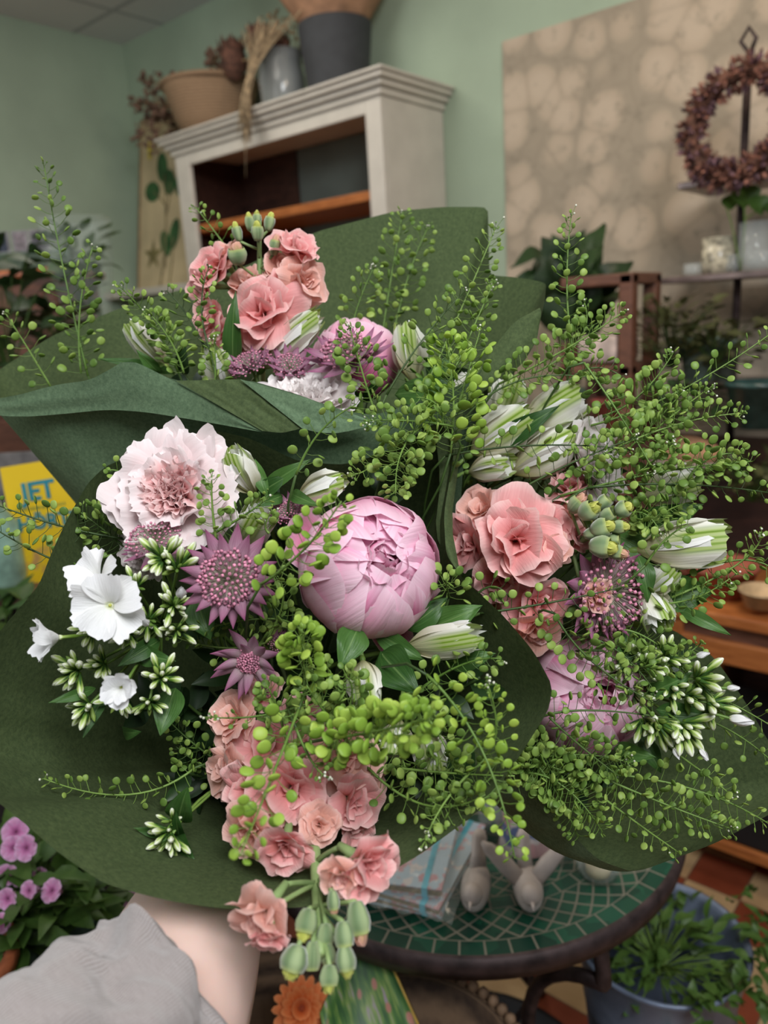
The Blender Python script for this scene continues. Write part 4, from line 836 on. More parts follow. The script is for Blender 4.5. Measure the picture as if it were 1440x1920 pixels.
# ---- astrantia
_mb = MB(); petal(_mb, 1, .22, 0, 12, 0, nu=5, nv=8, lens=True, b=.35, cup=.5, ruf=.02, seed=2); _o = _mb.build('bract', m_astr); BR = _o.data; bpy.data.objects.remove(_o)
def astrantia(label, x, y, d, r, face, bq, seed, n=22, tilt=72, dome=.56, spin=0.0):
    R = px(r, d); ax = D3(*face); t = thing('astrantia', label, 'flower', frame(P(x, y, d), ax, spin), 'mauve astrantias'); rg = random.Random(seed)
    for j in range(n):
        a = 2 * pi * (j + rg.uniform(-.2, .2)) / n; tl = RD(tilt + (10 if j % 2 else -4) + rg.uniform(-6, 6)); s = R * (1.0 if j % 2 else .9) * rg.uniform(.88, 1.05)
        inst('bract', BR, t, Matrix.Rotation(a, 4, 'Z') @ Matrix.Rotation(tl, 4, 'Y') @ Matrix.Rotation(pi, 4, 'Z') @ Matrix.Scale(s, 4) @ Matrix.Translation((0, 0, .12)))
    mb = MB(); st = MB(); N = 140
    for i in range(N):
        z = 1 - .92 * (i + .5) / N; rr = sqrt(1 - z * z); a = i * 2.39996; q = V((rr * cos(a), rr * sin(a), z * .62 + .06)) * R * dome * rg.uniform(.92, 1.06)
        st.tube([V((q.x * .15, q.y * .15, 0)), q], R * .008, 3, cap=False)
        mb.ell(q, (R * .044, R * .044, R * .036), 5)
        dd = q.normalized()
        if i % 2: mb.tube([q, q + dd * R * .07], R * .008, 3, cap=False)
    st.build('floret_stalks', m_florst, t)['kind'] = 'stuff'; mb.build('florets', m_flor, t)['kind'] = 'stuff'
    stemto(t, t.matrix_basis.translation, ax, bq, .0014, m_stem); return t
# ---- phlox
_mb = MB(); petal(_mb, 1, .60, 50, 90, 0, r0=.05, nu=12, nv=10, b=.14, vc=.95, tipr=.10, cup=.34, edge=.05, imb=.07, ruf=.12, rf=1.0, seed=5); _o = _mb.build('petal', m_phlox); PHP = _o.data; bpy.data.objects.remove(_o)
_o = MB().lathe([(0, 0), (.07, .02), (.085, .2), (.09, .38), (.115, .55), (.135, .72), (.10, .88), (.03, .99), (0, 1)], 12, mod=lambda a, v: 1 + .06 * cos(5 * a)).build('bud', m_phbud); PHB = _o.data; bpy.data.objects.remove(_o)
_mb = MB()
for _j in range(5): petal(_mb, .68, .075, 14, 3, _j * 2 * pi / 5, r0=.05, z0=0, nu=3, nv=5, lens=True, b=.7)
_o = _mb.build('sepals', m_leaf); PHS = _o.data; bpy.data.objects.remove(_o)
_o = MB().lathe([(0, 0), (.10, .02), (.11, .3), (.13, .5), (.07, .7), (0, .8)], 10).build('bud', m_pod); PHG = _o.data; bpy.data.objects.remove(_o)
def phlox(label, x, y, d, face, bq, clusters, blooms=(), petals=(), leaves=(), seed=1):
    t = thing('phlox', label, 'flower', P(x, y, d), 'white phloxes'); rg = random.Random(seed); c = P(x, y, d); base = c - D3(*face) * .045; Ti = t.matrix_basis.inverted()
    sb = MB()
    for (cx, cy, cd_, n, ln, f) in clusters:
        b = P(cx, cy, cd_) - D3(*f) * px(ln * .5, cd_); sb.tube(bez([base, base.lerp(b, .6) - D3(*f) * .01, b], 5), .0011, 4)
        n = int(n * 1.45)
        for i in range(n):
            z = 1 - .7 * (i + .5) / n; a = i * 2.4 + rg.random(); rr = sqrt(1 - z * z); fr = frame(b, D3(*f)); dr = (fr.to_3x3() @ V((rr * cos(a), rr * sin(a), z))).normalized()
            s = px(ln * rg.uniform(.65, 1.1), cd_); sm = rg.random() < .28
            bo = inst('bud', PHG if sm else PHB, t, Ti @ frame(b + dr * s * .12, dr, a, s * (.7 if sm else 1)))
            if not sm: inst('sepals', PHS, bo, Matrix.Identity(4))
    for (bx_, by_, bd, r, f, sp, tilt) in blooms:
        R = px(r, bd); fr = frame(P(bx_, by_, bd), D3(*f), sp); bl = MB().lathe([(R * .02, -R * .8), (R * .07, -R * .5), (R * .06, -R * .1), (R * .10, R * .03), (0, R * .02)], 10).build('blossom', m_phbud, t); bl.matrix_basis = Ti @ fr
        for j in range(5): inst('petal', PHP, bl, Matrix.Rotation(2 * pi * j / 5 + rg.uniform(-.08, .08), 4, 'Z') @ Matrix.Rotation(-RD(tilt + rg.uniform(-15, 15)), 4, 'Y') @ Matrix.Scale(R, 4))
        MB().ell((0, 0, R * .0), (R * .06, R * .06, R * .10), 8).build('eye', m_budy, bl); q = fr.translation - D3(*f) * R * .8; sb.tube(bez([base, base.lerp(q, .5), q], 4), .0011, 4)
    for (bx_, by_, bd, r, f, sp) in petals:
        R = px(r, bd); mb = MB()
        for j in range(4): petal(mb, R * 1.9, R * .62, 34 + 6 * (j % 2), -34, j * pi / 2, z0=-R * .7, nu=7, nv=10, b=.3, lens=True, cup=.45, imb=.05, seed=j + int(r))
        o = mb.build('opening_bud', m_phlox, t); o.matrix_basis = Ti @ frame(P(bx_, by_, bd), D3(*f), sp); q = P(bx_, by_, bd) - D3(*f) * R * .6; sb.tube([base, q], .0011, 4)
    sb.build('branching_stems', m_stem, t, world=True)
    for (p0, p1, w_) in leaves: leaf(t, P(*p0), P(*p1), px(w_ / 2, p0[2]), wav=.06, bend=.1)
    stemto(t, base, D3(*face), bq, .0018, m_stem); return t
# ---- pennycress
def _pod(seed, mat):
    rg = random.Random(seed)
    def fn(u, v):
        a = 2 * pi * u; r = sin(pi * v); x = -.5 + .5 - .5 * cos(pi * v); k = 1 - .22 * max(0, 1 - abs(a - 0) * 4) if False else 1
        z = .5 - .5 * cos(pi * v); w_ = .50 * r ** .85 * (1 - .16 * (1 - v)); tt = .13 * r * (1.0 if abs(cos(a)) < .9 else .5)
        notch = -.10 * max(0, 1 - abs(cos(a)) * 3) * (v > .9)
        return V((w_ * cos(a), tt * sin(a), z + notch))
    o = MB().grid(fn, 12, 7, wrap=True).build('seed_pod', mat); me = o.data; bpy.data.objects.remove(o); return me
PODS = [_pod(1, m_pod), _pod(2, m_pod), _pod(3, m_podb)]
NP = 0; FACE = {'A': .06, 'B': .62, 'C': .45}
def sprig(label, bq, branches, kind=0, stem_mat=None, seed=None):
    """branch: (x0,y0,x1,y1,x2,y2,d0,d1, n, spread_px, pod_px, tip) base to tip"""
    global NP
    b0 = branches[0]; p0 = P(b0[0], b0[1], b0[6]); t = thing('pennycress_sprig', label, 'foliage sprig', p0, 'green pennycress sprigs')
    rg = random.Random(seed if seed is not None else hash((b0[0], b0[1], b0[4])) & 0xffff); Ti = Matrix.Translation(-p0)
    for bi, (x0, y0, x1, y1, x2, y2, d0, d1, n, spr, pod, tip) in enumerate(branches):
        a, c = P(x0, y0, d0), P(x2, y2, d1); m = P(2 * x1 - (x0 + x2) / 2, 2 * y1 - (y0 + y2) / 2, (d0 + d1) / 2); pts = bez([a, m, c], 14)
        sb = MB(); sb.tube(pts, [.00105 - .0006 * i / 14 for i in range(15)], 5, mi=0); pods = []
        up0_ = rg.uniform(0, 6.28)
        for i in range(n):
            f = (i + .5) / n; f = f ** .9; k = min(int(f * 14), 13); q = pts[k].lerp(pts[k + 1], f * 14 - k); tg = (pts[k + 1] - pts[k]).normalized()
            s1 = tg.orthogonal().normalized(); s2 = tg.cross(s1); an = up0_ + i * 2.39996 + rg.gauss(0, .3)
            out = s1 * cos(an) + s2 * sin(an); out = (out - FW * .12 - FW * out.dot(FW) * .35).normalized()
            tap = 1 - .6 * max(0, (f - .65) / .35) ** 1.3; ln = px(spr, d0) * tap * rg.uniform(.75, 1.15); dr = (out * .88 + tg * lerp(.1, .5, f) + V((0, 0, .12))).normalized()
            e = q + dr * ln; mid = q.lerp(e, .5) - V((0, 0, .0008)); dr2 = (dr + V((0, 0, rg.uniform(-.15, .5))) + V([rg.gauss(0, .22) for _ in range(3)])).normalized()
            sb.tube([q, mid, e], .00028, 3, mi=0, cap=False)
            ps = px(pod, d0) * 1.08 * (1 - .45 * max(0, (f - .6) / .4)) * rg.uniform(.8, 1.12)
            pods.append((e, dr2, ps, rg.uniform(0, 3.14), rg))
        if tip:
            for i in range(tip):
                e = c + V([rg.gauss(0, .0022) for _ in range(3)]) + (pts[-1] - pts[-2]).normalized() * rg.uniform(-.002, .004); sb.tube([pts[-1], e], .00025, 3, cap=False); sb.ell(e, .0009, 5, mi=1 if rg.random() < .6 else 0)
        st = sb.build('branch', [stem_mat or m_stem, m_tipf], t, world=True)
        for (e, dr2, ps, sp, _) in pods:
            me = PODS[2 if kind == 1 else (0 if rg.random() < .6 else 1)]
            z = dr2; y = -FW + V([rg.gauss(0, .3) for _ in range(3)]); y = y - z * y.dot(z)
            if y.length < .25 or rg.random() > FACE[bq]: y = z.orthogonal() * cos(sp) + z.cross(z.orthogonal()) * sin(sp)
            y.normalize(); x = y.cross(z); mm = Matrix((x, y, z)).transposed().to_4x4() @ Matrix.Scale(ps, 4); mm.translation = e
            inst('seed_pod', me, st, Ti @ mm); NP += 1
    stemto(t, p0, P(b0[2], b0[3], b0[6]) - p0, bq, .0010, stem_mat or m_dstem, k=.10); return t
# ---- paper
def chaik(p, it=1, closed=True, cut=.2):
    for _ in range(it):
        o = []; n = len(p)
        for i in range(n if closed else n - 1):
            a, b = p[i], p[(i + 1) % n]; o += [a.lerp(b, cut), a.lerp(b, 1 - cut)]
        p = o if closed else [p[0]] + o + [p[-1]]
    return p
def resamp(p, n, closed=True):
    if closed: p = p + [p[0]]
    L = [0]
    for i in range(1, len(p)): L.append(L[-1] + (p[i] - p[i - 1]).length)
    out = []; k = 0
    for j in range(n if closed else n + 1):
        s = L[-1] * j / n
        while k < len(L) - 2 and L[k + 1] < s: k += 1
        out.append(p[k].lerp(p[k + 1], (s - L[k]) / max(1e-9, L[k + 1] - L[k])))
    return out
def funnel(parent, rim, bind, ex=1.35, N=200, M=26, seed=0, crease=.006, name='outer_sheet', neck=.05, cut=.2, exb=None):
    r = resamp(chaik([P(*q) for q in rim], 2, True, cut), N); c = sum(r, V((0, 0, 0))) / N
    # axis ring at the neck keeps the rim's order
    def fn(u, v):
        i = int(round(u * N)) % N; cc = c.lerp(bind, v); dn = max(0, min(1, -(r[i] - c).normalized().dot(UP) * 1.6 - .2)); e_ = ex if exb is None else lerp(ex, exb, dn); g = (1 - v ** e_) * (1 - neck) + neck
        p = cc + (r[i] - c) * g; a = 2 * pi * u
        k = noise.noise(V((3.2 * cos(a) + seed, 3.2 * sin(a), v * 1.2))) + .5 * noise.noise(V((8 * cos(a) + seed, 8 * sin(a), v * 2)))
        o = (r[i] - c).normalized()
        return p + o * k * crease * sin(pi * min(1, v * 1.1)) * 3 * (1 - v) 
    return MB().grid(fn, N, M, wrap=True).build(name, m_paper, parent, world=True)
def ruled(parent, A, B, name='fold', n=48, m=8, bow=0.0, smooth_it=1, seed=0):
    a = resamp(chaik([P(*q) for q in A], smooth_it, False), n, False); b = resamp(chaik([P(*q) for q in B], smooth_it, False), n, False)
    return MB().grid(lambda u, v: a[int(round(u * n))].lerp(b[int(round(u * n))], v) - FW * (bow * sin(pi * v) + .0015 * noise.noise(V((u * 5, v * 3, seed)))), n, m).build(name, m_paper, parent, world=True)
# ================================================================ paper wraps
wA = thing('paper_wrap', 'dark green paper wrap of the rear bouquet, standing tall against the cabinet', 'wrapping paper', BIND['A'], 'green paper wraps')
rimA = [(-25, 752, .70), (60, 735, .66), (170, 712, .63), (240, 674, .615), (330, 715, .615), (470, 713, .61), (560, 740, .60), (640, 770, .60), (700, 778, .60), (750, 765, .61), (830, 735, .62), (890, 710, .64), (905, 690, .66), (1012, 605, .69), (1022, 560, .73), (1024, 530, .77), (970, 520, .80), (918, 516, .82), (916, 450, .845), (915, 388, .87), (830, 388, .87), (740, 396, .87), (590, 435, .87), (480, 490, .86), (380, 532, .85), (250, 568, .84), (100, 628, .82), (0, 692, .80), (-30, 712, .78)]
funnel(wA, rimA, BIND['A'], 1.1, seed=3, neck=.04, cut=.1)
ruled(wA, [(-60, 750, .682), (20, 745, .662), (100, 722, .645), (175, 712, .625), (240, 671, .607), (330, 716, .607), (410, 762, .603), (490, 808, .600)], [(-60, 775, .684), (40, 782, .664), (120, 776, .648), (200, 768, .632), (270, 772, .618), (350, 785, .612), (420, 797, .606), (490, 810, .600)], 'folded_flap', seed=1)
ruled(wA, [(492, 808, .598), (530, 812, .598), (566, 803, .596)], [(330, 714, .604), (400, 712, .602), (452, 711, .60)], 'folded_flap', seed=2)
ruled(wA, [(450, 711, .598), (550, 738, .594), (640, 768, .59), (705, 792, .592)], [(566, 803, .594), (600, 812, .594), (640, 812, .592), (705, 795, .592)], 'folded_flap', seed=3)
ruled(wA, [(1012, 577, .652), (965, 602, .654), (925, 652, .656), (872, 735, .66)], [(1013, 600, .652), (1006, 640, .652), (975, 690, .654), (885, 748, .658)], 'folded_corner', seed=4, bow=.004)
wB = thing('paper_wrap', 'dark green paper wrap opening toward the viewer around the front bouquet', 'wrapping paper', BIND['B'], 'green paper wraps')
rimB = [(-110, 1330, .47), (-40, 1240, .48), (0, 1182, .49), (72, 1100, .505), (95, 1040, .53), (125, 975, .55), (165, 905, .575), (200, 872, .585), (280, 845, .59), (400, 806, .59), (470, 822, .59), (560, 866, .59), (650, 872, .59), (740, 842, .59), (810, 795, .60), (845, 790, .60), (852, 850, .60), (832, 960, .59), (836, 1040, .57), (868, 1085, .55), (940, 1150, .53), (1000, 1220, .51), (1036, 1285, .50), (1030, 1330, .495), (960, 1440, .48), (900, 1520, .465), (770, 1615, .445), (600, 1700, .425), (430, 1706, .415), (320, 1690, .413), (200, 1660, .415), (110, 1600, .42), (30, 1530, .43), (-50, 1470, .445), (-110, 1400, .46)]
funnel(wB, rimB[::-1], BIND['B'], 1.5, seed=8, neck=.06, crease=.006, exb=1.0, cut=.14)
ruled(wB, [(815, 800, .612), (826, 900, .612), (815, 1000, .600), (842, 1060, .585)], [(868, 770, .62), (862, 860, .62), (845, 980, .61), (866, 1090, .575)], 'rolled_edge', seed=6, bow=.006)
wC = thing('paper_wrap', 'dark green paper wrap of the right bouquet, spread wide under the seed sprigs', 'wrapping paper', BIND['C'], 'green paper wraps')
rimC = [(860, 1060, .63), (866, 900, .66), (880, 790, .69), (930, 760, .73), (1010, 800, .77), (1090, 900, .77), (1130, 1020, .76), (1170, 1150, .73), (1262, 1180, .70), (1340, 1232, .67), (1400, 1320, .645), (1450, 1405, .62), (1520, 1480, .60), (1445, 1526, .585), (1340, 1582, .57), (1190, 1637, .56), (1120, 1612, .56), (1040, 1532, .57), (960, 1452, .59), (880, 1370, .60), (850, 1200, .61)]
funnel(wC, rimC[::-1], BIND['C'], 1.6, cut=.12, seed=15, neck=.05)
# ================================================================ the rear bouquet (A)
up_ = (0, .8, .5)
stock('salmon pink stock with pale green buds at its tip, topmost flower of the rear bouquet', [(490, 640, .72), (485, 520, .70), (487, 415, .70)], 'A',
      [(400, 505, .705, 62, (-.6, .35, .7), 0), (420, 480, .71, 44, (-.3, .6, .7), 2), (385, 535, .70, 44, (-.8, -.1, .6), 1), (555, 468, .695, 54, (.4, .6, .7), 1), (568, 528, .69, 60, (.7, .1, .7), 4), (530, 505, .70, 46, (.3, .2, .9), 2), (495, 585, .68, 84, (-.1, 0, 1), 3), (400, 600, .70, 54, (-.7, 0, .7), 0), (440, 640, .70, 62, (-.3, -.5, .8), 1), (530, 560, .69, 60, (.6, -.1, .8), 0), (470, 530, .705, 50, (-.2, .6, .7), 2)],
      [(445, 437, .695, 11, 40, (-.25, 1, .2), m_budy), (468, 418, .70, 11, 38, (-.1, 1, .1), m_budy), (482, 412, .71, 10, 34, (0, 1, .1), m_budy), (505, 418, .695, 12, 38, (.25, 1, .1), m_budy), (483, 436, .685, 14, 40, (0, 1, .35), m_budy), (445, 478, .68, 22, 46, (-.1, .8, .5), m_budp), (515, 462, .69, 13, 42, (.25, 1, .3), m_budp)])
alstro('greenish white alstroemeria bud at the far left of the rear bouquet', (315, 690, .70), (240, 600, .69), 66, 'A', 1, 0, leaves=[((330, 700, .70), (180, 672, .67), 20), ((300, 700, .68), (255, 655, .66), 24)])
alstro('plump alstroemeria bud with green veins below the stock, left of the mauve blooms', (425, 740, .70), (392, 648, .665), 76, 'A', 2, .1, leaves=[((440, 700, .69), (442, 545, .66), 36)])
alstro('large white and green alstroemeria bud right under the stock blossoms', (495, 690, .70), (602, 590, .665), 80, 'A', 3, 0)
alstro('white alstroemeria bud right of the rear peony, crossed by a seed sprig', (775, 715, .70), (762, 597, .69), 80, 'A', 4, .15, leaves=[((800, 730, .69), (850, 660, .68), 30), ((770, 745, .67), (850, 715, .66), 40)])
peony('rear pink peony showing only its smooth domed top behind the mauve astrantia', 668, 675, .735, 80, (-.1, 1, -.25), 'A', 5)
astrantia('large dark mauve astrantia in front of the rear peony', 652, 668, .655, 82, (-.15, .75, .6), 'A', 11, 24, 78, .62)
astrantia('left one of the two small mauve astrantias above the white carnation', 472, 690, .67, 52, (-.3, .75, .55), 'A', 12, 20, 60, .8)
astrantia('right one of the two small mauve astrantias above the white carnation', 545, 692, .67, 50, (.1, .6, .75), 'A', 13, 20, 60, .7)
carnation('frilly white carnation peeping over the front fold of the rear wrap', 580, 752, .655, 86, (0, .75, .55), 'A', 21, (m_carnw, m_carnw), flat=.85)
alstro('dim white alstroemeria bud low at the right end of the rear bouquet', (850, 780, .69), (900, 690, .68), 70, 'A', 5, 0, leaves=[((740, 740, .67), (870, 735, .65), 50)])
# ================================================================ the front bouquet (B)
peony('big pale pink peony in the centre of the front bouquet', 692, 1066, .545, 133, (.30, .22, .95), 'B', 3, guard=((2.6, .98, .44, 78, 25), (5.1, .92, .30, 84, 50)))
carnation('large blush carnation with a pink heart at the upper left of the front bouquet', 330, 925, .55, 112, (-.12, .25, .95), 'B', 22, (m_carn, m_carnin))
carnation('small beige pink carnation edge hidden behind the white phlox', 270, 1028, .57, 55, (-.5, -.1, .7), 'B', 23, (m_carn, m_carn))
alstro('white and green alstroemeria bud just above the blush carnation', (478, 925, .56), (432, 838, .54), 86, 'B', 31, .15, leaves=[((490, 920, .56), (585, 860, .55), 30), ((480, 930, .56), (545, 890, .55), 34), ((500, 930, .55), (478, 860, .56), 26)])
alstro('closed alstroemeria bud left above the big peony', (560, 935, .56), (650, 898, .54), 78, 'B', 32, 0, leaves=[((545, 925, .555), (600, 950, .53), 26), ((530, 930, .56), (480, 950, .54), 26)])
alstro('half hidden white alstroemeria between the carnation and the peony', (455, 1020, .57), (495, 950, .55), 84, 'B', 33, .5)
alstro('white alstroemeria bud pointing right under the big peony', (765, 1212, .54), (903, 1190, .51), 80, 'B', 34, .25, leaves=[((790, 1180, .55), (905, 1135, .54), 60), ((830, 1240, .54), (930, 1225, .53), 44), ((760, 1180, .54), (840, 1120, .54), 50)])
alstro('white alstroemeria bud pointing down between two round leaves', (680, 1240, .53), (692, 1330, .50), 82, 'B', 35, .25, leaves=[((672, 1175, .52), (636, 1252, .50), 62), ((715, 1222, .53), (786, 1300, .50), 82), ((700, 1180, .54), (800, 1240, .53), 40)])
alstro('white alstroemeria bud pointing down right of the bright seed spike', (792, 1360, .54), (818, 1452, .52), 78, 'B', 36, .15)
alstro('white alstroemeria nearly covered by the bright seed spike', (750, 1350, .54), (735, 1425, .52), 74, 'B', 37, .3)
astrantia('large mauve star shaped astrantia facing the viewer left of the big peony', 430, 1085, .50, 94, (.02, .08, 1), 'B', 14, 22, 82, .58)
astrantia('small pale mauve astrantia nodding below the large star shaped one', 468, 1238, .52, 70, (-.1, -.35, .9), 'B', 15, 16, 70, .36)
astrantia('dark mauve astrantia seen from the side behind the phlox buds', 290, 1015, .535, 62, (-.1, .75, .5), 'B', 16, 20, 95, .8)
astrantia('tiny mauve astrantia tucked between carnation and big peony', 545, 965, .555, 46, (-.3, .7, .5), 'B', 17, 16, 60, .7)
astrantia('tiny mauve astrantia bud behind the small pale one', 522, 1205, .545, 34, (.5, .5, .6), 'B', 18, 12, 40, .7)
phlox('white phlox cluster with four open blooms at the left of the front bouquet', 230, 1190, .53, (-.3, 0, .9), 'B',
      [(300, 1035, .50, 13, 50, (.0, .6, .8)), (330, 1050, .505, 9, 52, (.1, .7, .7)), (325, 1130, .50, 12, 48, (.25, .3, .9)), (250, 1090, .505, 8, 46, (0, .6, .8)), (275, 1165, .51, 9, 40, (.1, 0, .9)), (160, 1185, .51, 11, 48, (-.3, -.2, .9)), (125, 1262, .50, 12, 52, (-.6, -.1, .8)), (150, 1335, .50, 9, 48, (-.5, -.4, .8)), (215, 1325, .50, 8, 46, (-.1, -.5, .8)), (300, 1268, .50, 12, 46, (.2, .3, .9)), (235, 1195, .51, 8, 44, (0, -.2, .9)), (275, 1330, .505, 8, 44, (.0, -.5, .8)), (180, 1250, .51, 9, 46, (-.4, 0, .9)), (335, 1180, .505, 8, 42, (.4, .1, .9))],
      blooms=[(207, 1135, .475, 66, (.1, .1, 1), .5, 4), (188, 1088, .49, 56, (-.45, .6, .7), .2, 14), (113, 1195, .485, 52, (-.85, .0, .6), 1.0, 22), (228, 1288, .47, 46, (.2, .15, 1), 1.9, 30)],
      petals=[(340, 1113, .48, 20, (.3, .6, .8), .3), (274, 1168, .485, 15, (-.1, .6, .8), 1)],
      leaves=[((200, 1300, .52), (155, 1385, .50), 26), ((330, 1290, .53), (300, 1380, .51), 56), ((180, 1290, .51), (90, 1318, .49), 22), ((250, 1220, .52), (330, 1240, .51), 40), ((370, 1120, .53), (395, 1200, .52), 60), ((230, 1370, .51), (265, 1372, .49), 26), ((300, 1200, .52), (220, 1250, .5), 34), ((350, 1150, .53), (440, 1180, .54), 60)], seed=2)
phlox('small budded phlox tip alone against the dark inside of the front wrap', 330, 1545, .50, (-.4, -.2, .9), 'B',
      [(300, 1570, .48, 8, 44, (-.6, -.3, .8)), (318, 1590, .48, 7, 44, (0, -.8, .6)), (315, 1540, .485, 7, 34, (-.2, .4, .9))], leaves=[((335, 1540, .50), (352, 1475, .48), 54), ((330, 1560, .50), (368, 1622, .48), 44), ((320, 1560, .50), (250, 1552, .49), 22), ((340, 1570, .5), (330, 1520, .48), 26)], seed=3)
stock('large salmon pink stock hanging toward the viewer with green buds at its lower tip', [(575, 1360, .60), (590, 1560, .49), (600, 1790, .385)], 'B',
      [(440, 1345, .535, 62, (-.4, .5, .7), 2), (425, 1440, .525, 66, (-.8, .1, .6), 2), (490, 1300, .55, 50, (-.2, .7, .6), 3), (500, 1395, .525, 66, (-.3, .4, .8), 0), (465, 1480, .50, 72, (-.6, 0, .8), 1), (545, 1480, .485, 92, (.0, .15, 1), 3), (470, 1560, .47, 66, (-.5, -.2, .8), 4), (535, 1590, .455, 70, (0, -.35, .9), 0), (590, 1400, .53, 60, (.1, .5, .8), 1), (645, 1425, .505, 82, (.35, .3, .85), 4), (660, 1500, .49, 66, (.6, -.1, .8), 0), (690, 1470, .52, 60, (.8, .1, .5), 2), (665, 1550, .50, 52, (.6, -.4, .7), 1), (600, 1545, .47, 48, (.1, .2, .9), 2), (560, 1340, .55, 50, (0, .7, .6), 1),
       (690, 1618, .415, 82, (.65, -.05, .75), 3), (640, 1645, .405, 48, (-.1, -.3, .9), 4), (492, 1715, .395, 76, (-.45, -.35, .8), 4), (505, 1755, .39, 50, (-.1, -.7, .6), 0)],
      [(574, 1730, .39, 24, 62, (-.2, -.9, .5), m_budy), (610, 1755, .395, 20, 54, (0, -1, .4), None), (645, 1755, .385, 22, 64, (.15, -.95, .4), m_budy), (672, 1725, .39, 26, 84, (.2, -1, .3), m_budp), (552, 1800, .38, 30, 66, (-.3, -1, .4), m_budy), (585, 1795, .385, 20, 70, (-.05, -1, .2), None), (617, 1832, .375, 22, 52, (0, -1, .5), m_budy), (648, 1800, .38, 22, 62, (.15, -1, .3), m_budy), (615, 1790, .39, 18, 50, (.1, -1, .2), None), (625, 1690, .40, 14, 50, (.1, -1, .2), m_budp)], rs=.0052)
# ================================================================ the right bouquet (C)
stock('salmon pink stock of the right bouquet with a cluster of green buds pointing right', [(960, 1090, .66), (1030, 1040, .62), (1150, 985, .58)], 'C',
      [(905, 955, .625, 60, (-.5, .5, .7), 2), (880, 1020, .62, 66, (-.8, 0, .6), 1), (968, 1010, .58, 100, (-.05, .1, 1), 3), (1030, 985, .60, 62, (.4, .5, .7), 0), (1070, 918, .615, 50, (-.1, .9, .4), 3), (1062, 960, .61, 40, (.3, .6, .7), 4), (1042, 1032, .575, 38, (.4, 0, .9), 4), (940, 1085, .60, 66, (-.2, -.5, .8), 0), (1010, 1130, .605, 74, (.3, -.3, .85), 1), (1000, 1180, .60, 62, (.1, -.6, .7), 4), (920, 1125, .625, 50, (-.6, -.4, .7), 2), (1120, 1118, .57, 40, (.4, .1, .9), 2), (1085, 1010, .60, 34, (.5, .2, .8), 1)],
      [(1082, 945, .58, 20, 48, (.5, .7, .5), m_budp), (1104, 958, .565, 23, 50, (.6, .5, .6), m_budy), (1132, 942, .57, 16, 44, (.7, .7, .4), None), (1128, 990, .56, 22, 50, (.8, .3, .5), m_budy), (1168, 955, .56, 19, 38, (.7, .4, .5), m_budy), (1160, 988, .56, 16, 40, (.9, .1, .5), m_budy), (1150, 1010, .565, 16, 42, (.9, 0, .4), None), (1128, 1025, .555, 25, 56, (.9, -.1, .5), m_budy), (1155, 1035, .56, 17, 44, (.9, -.2, .5), m_budp), (1140, 965, .56, 16, 40, (.8, .5, .5), None), (1112, 1000, .565, 15, 44, (.8, .2, .5), None)], rs=.004)
alstro('white alstroemeria with green midrib at the upper left of the right bouquet', (885, 850, .66), (1005, 770, .63), 104, 'C', 41, .2, leaves=[((920, 840, .65), (1050, 760, .62), 44)])
alstro('pure white alstroemeria standing behind the upper left one', (930, 800, .67), (965, 700, .66), 84, 'C', 42, .4)
alstro('white alstroemeria with strong green stripes pointing to the upper right', (975, 815, .655), (1100, 735, .63), 100, 'C', 43, .3)
alstro('white alstroemeria just below the upper right pointing one', (960, 885, .655), (1090, 815, .62), 110, 'C', 44, .25)
alstro('short green tipped alstroemeria bud below the upper left one', (880, 885, .66), (962, 872, .63), 66, 'C', 45, .3)
carnation('pale lilac white carnation standing behind the stock buds', 1105, 868, .635, 82, (.75, .2, .6), 'C', 24, (m_carnw, m_carnw), flat=.7)
alstro('small white alstroemeria among the seed sprigs at far right', (1200, 935, .62), (1315, 893, .60), 84, 'C', 46, .3, leaves=[((1170, 1000, .62), (1320, 945, .60), 62)])
alstro('large white alstroemeria pointing straight right at the far right', (1195, 1032, .60), (1372, 1012, .57), 112, 'C', 47, .35, leaves=[((1220, 1110, .60), (1340, 1110, .59), 70), ((1150, 1000, .61), (1260, 1060, .60), 60), ((1195, 1040, .59), (1215, 1130, .58), 40)])
alstro('greenish alstroemeria below the large right pointing one', (1210, 1110, .60), (1270, 1060, .58), 76, 'C', 48, .1)
alstro('open white alstroemeria right of the mauve dome of astrantia', (1205, 1100, .60), (1245, 1180, .58), 84, 'C', 49, .5, leaves=[((1270, 1140, .59), (1372, 1192, .57), 26)])
astrantia('mauve astrantia with a thick dome of florets under the stock buds', 1135, 1108, .585, 98, (.45, -.15, .85), 'C', 19, 24, 84, .80)
peony('pale pink peony low in the right bouquet behind the paper edge', 1098, 1300, .625, 110, (.05, .12, 1), 'C', 7)
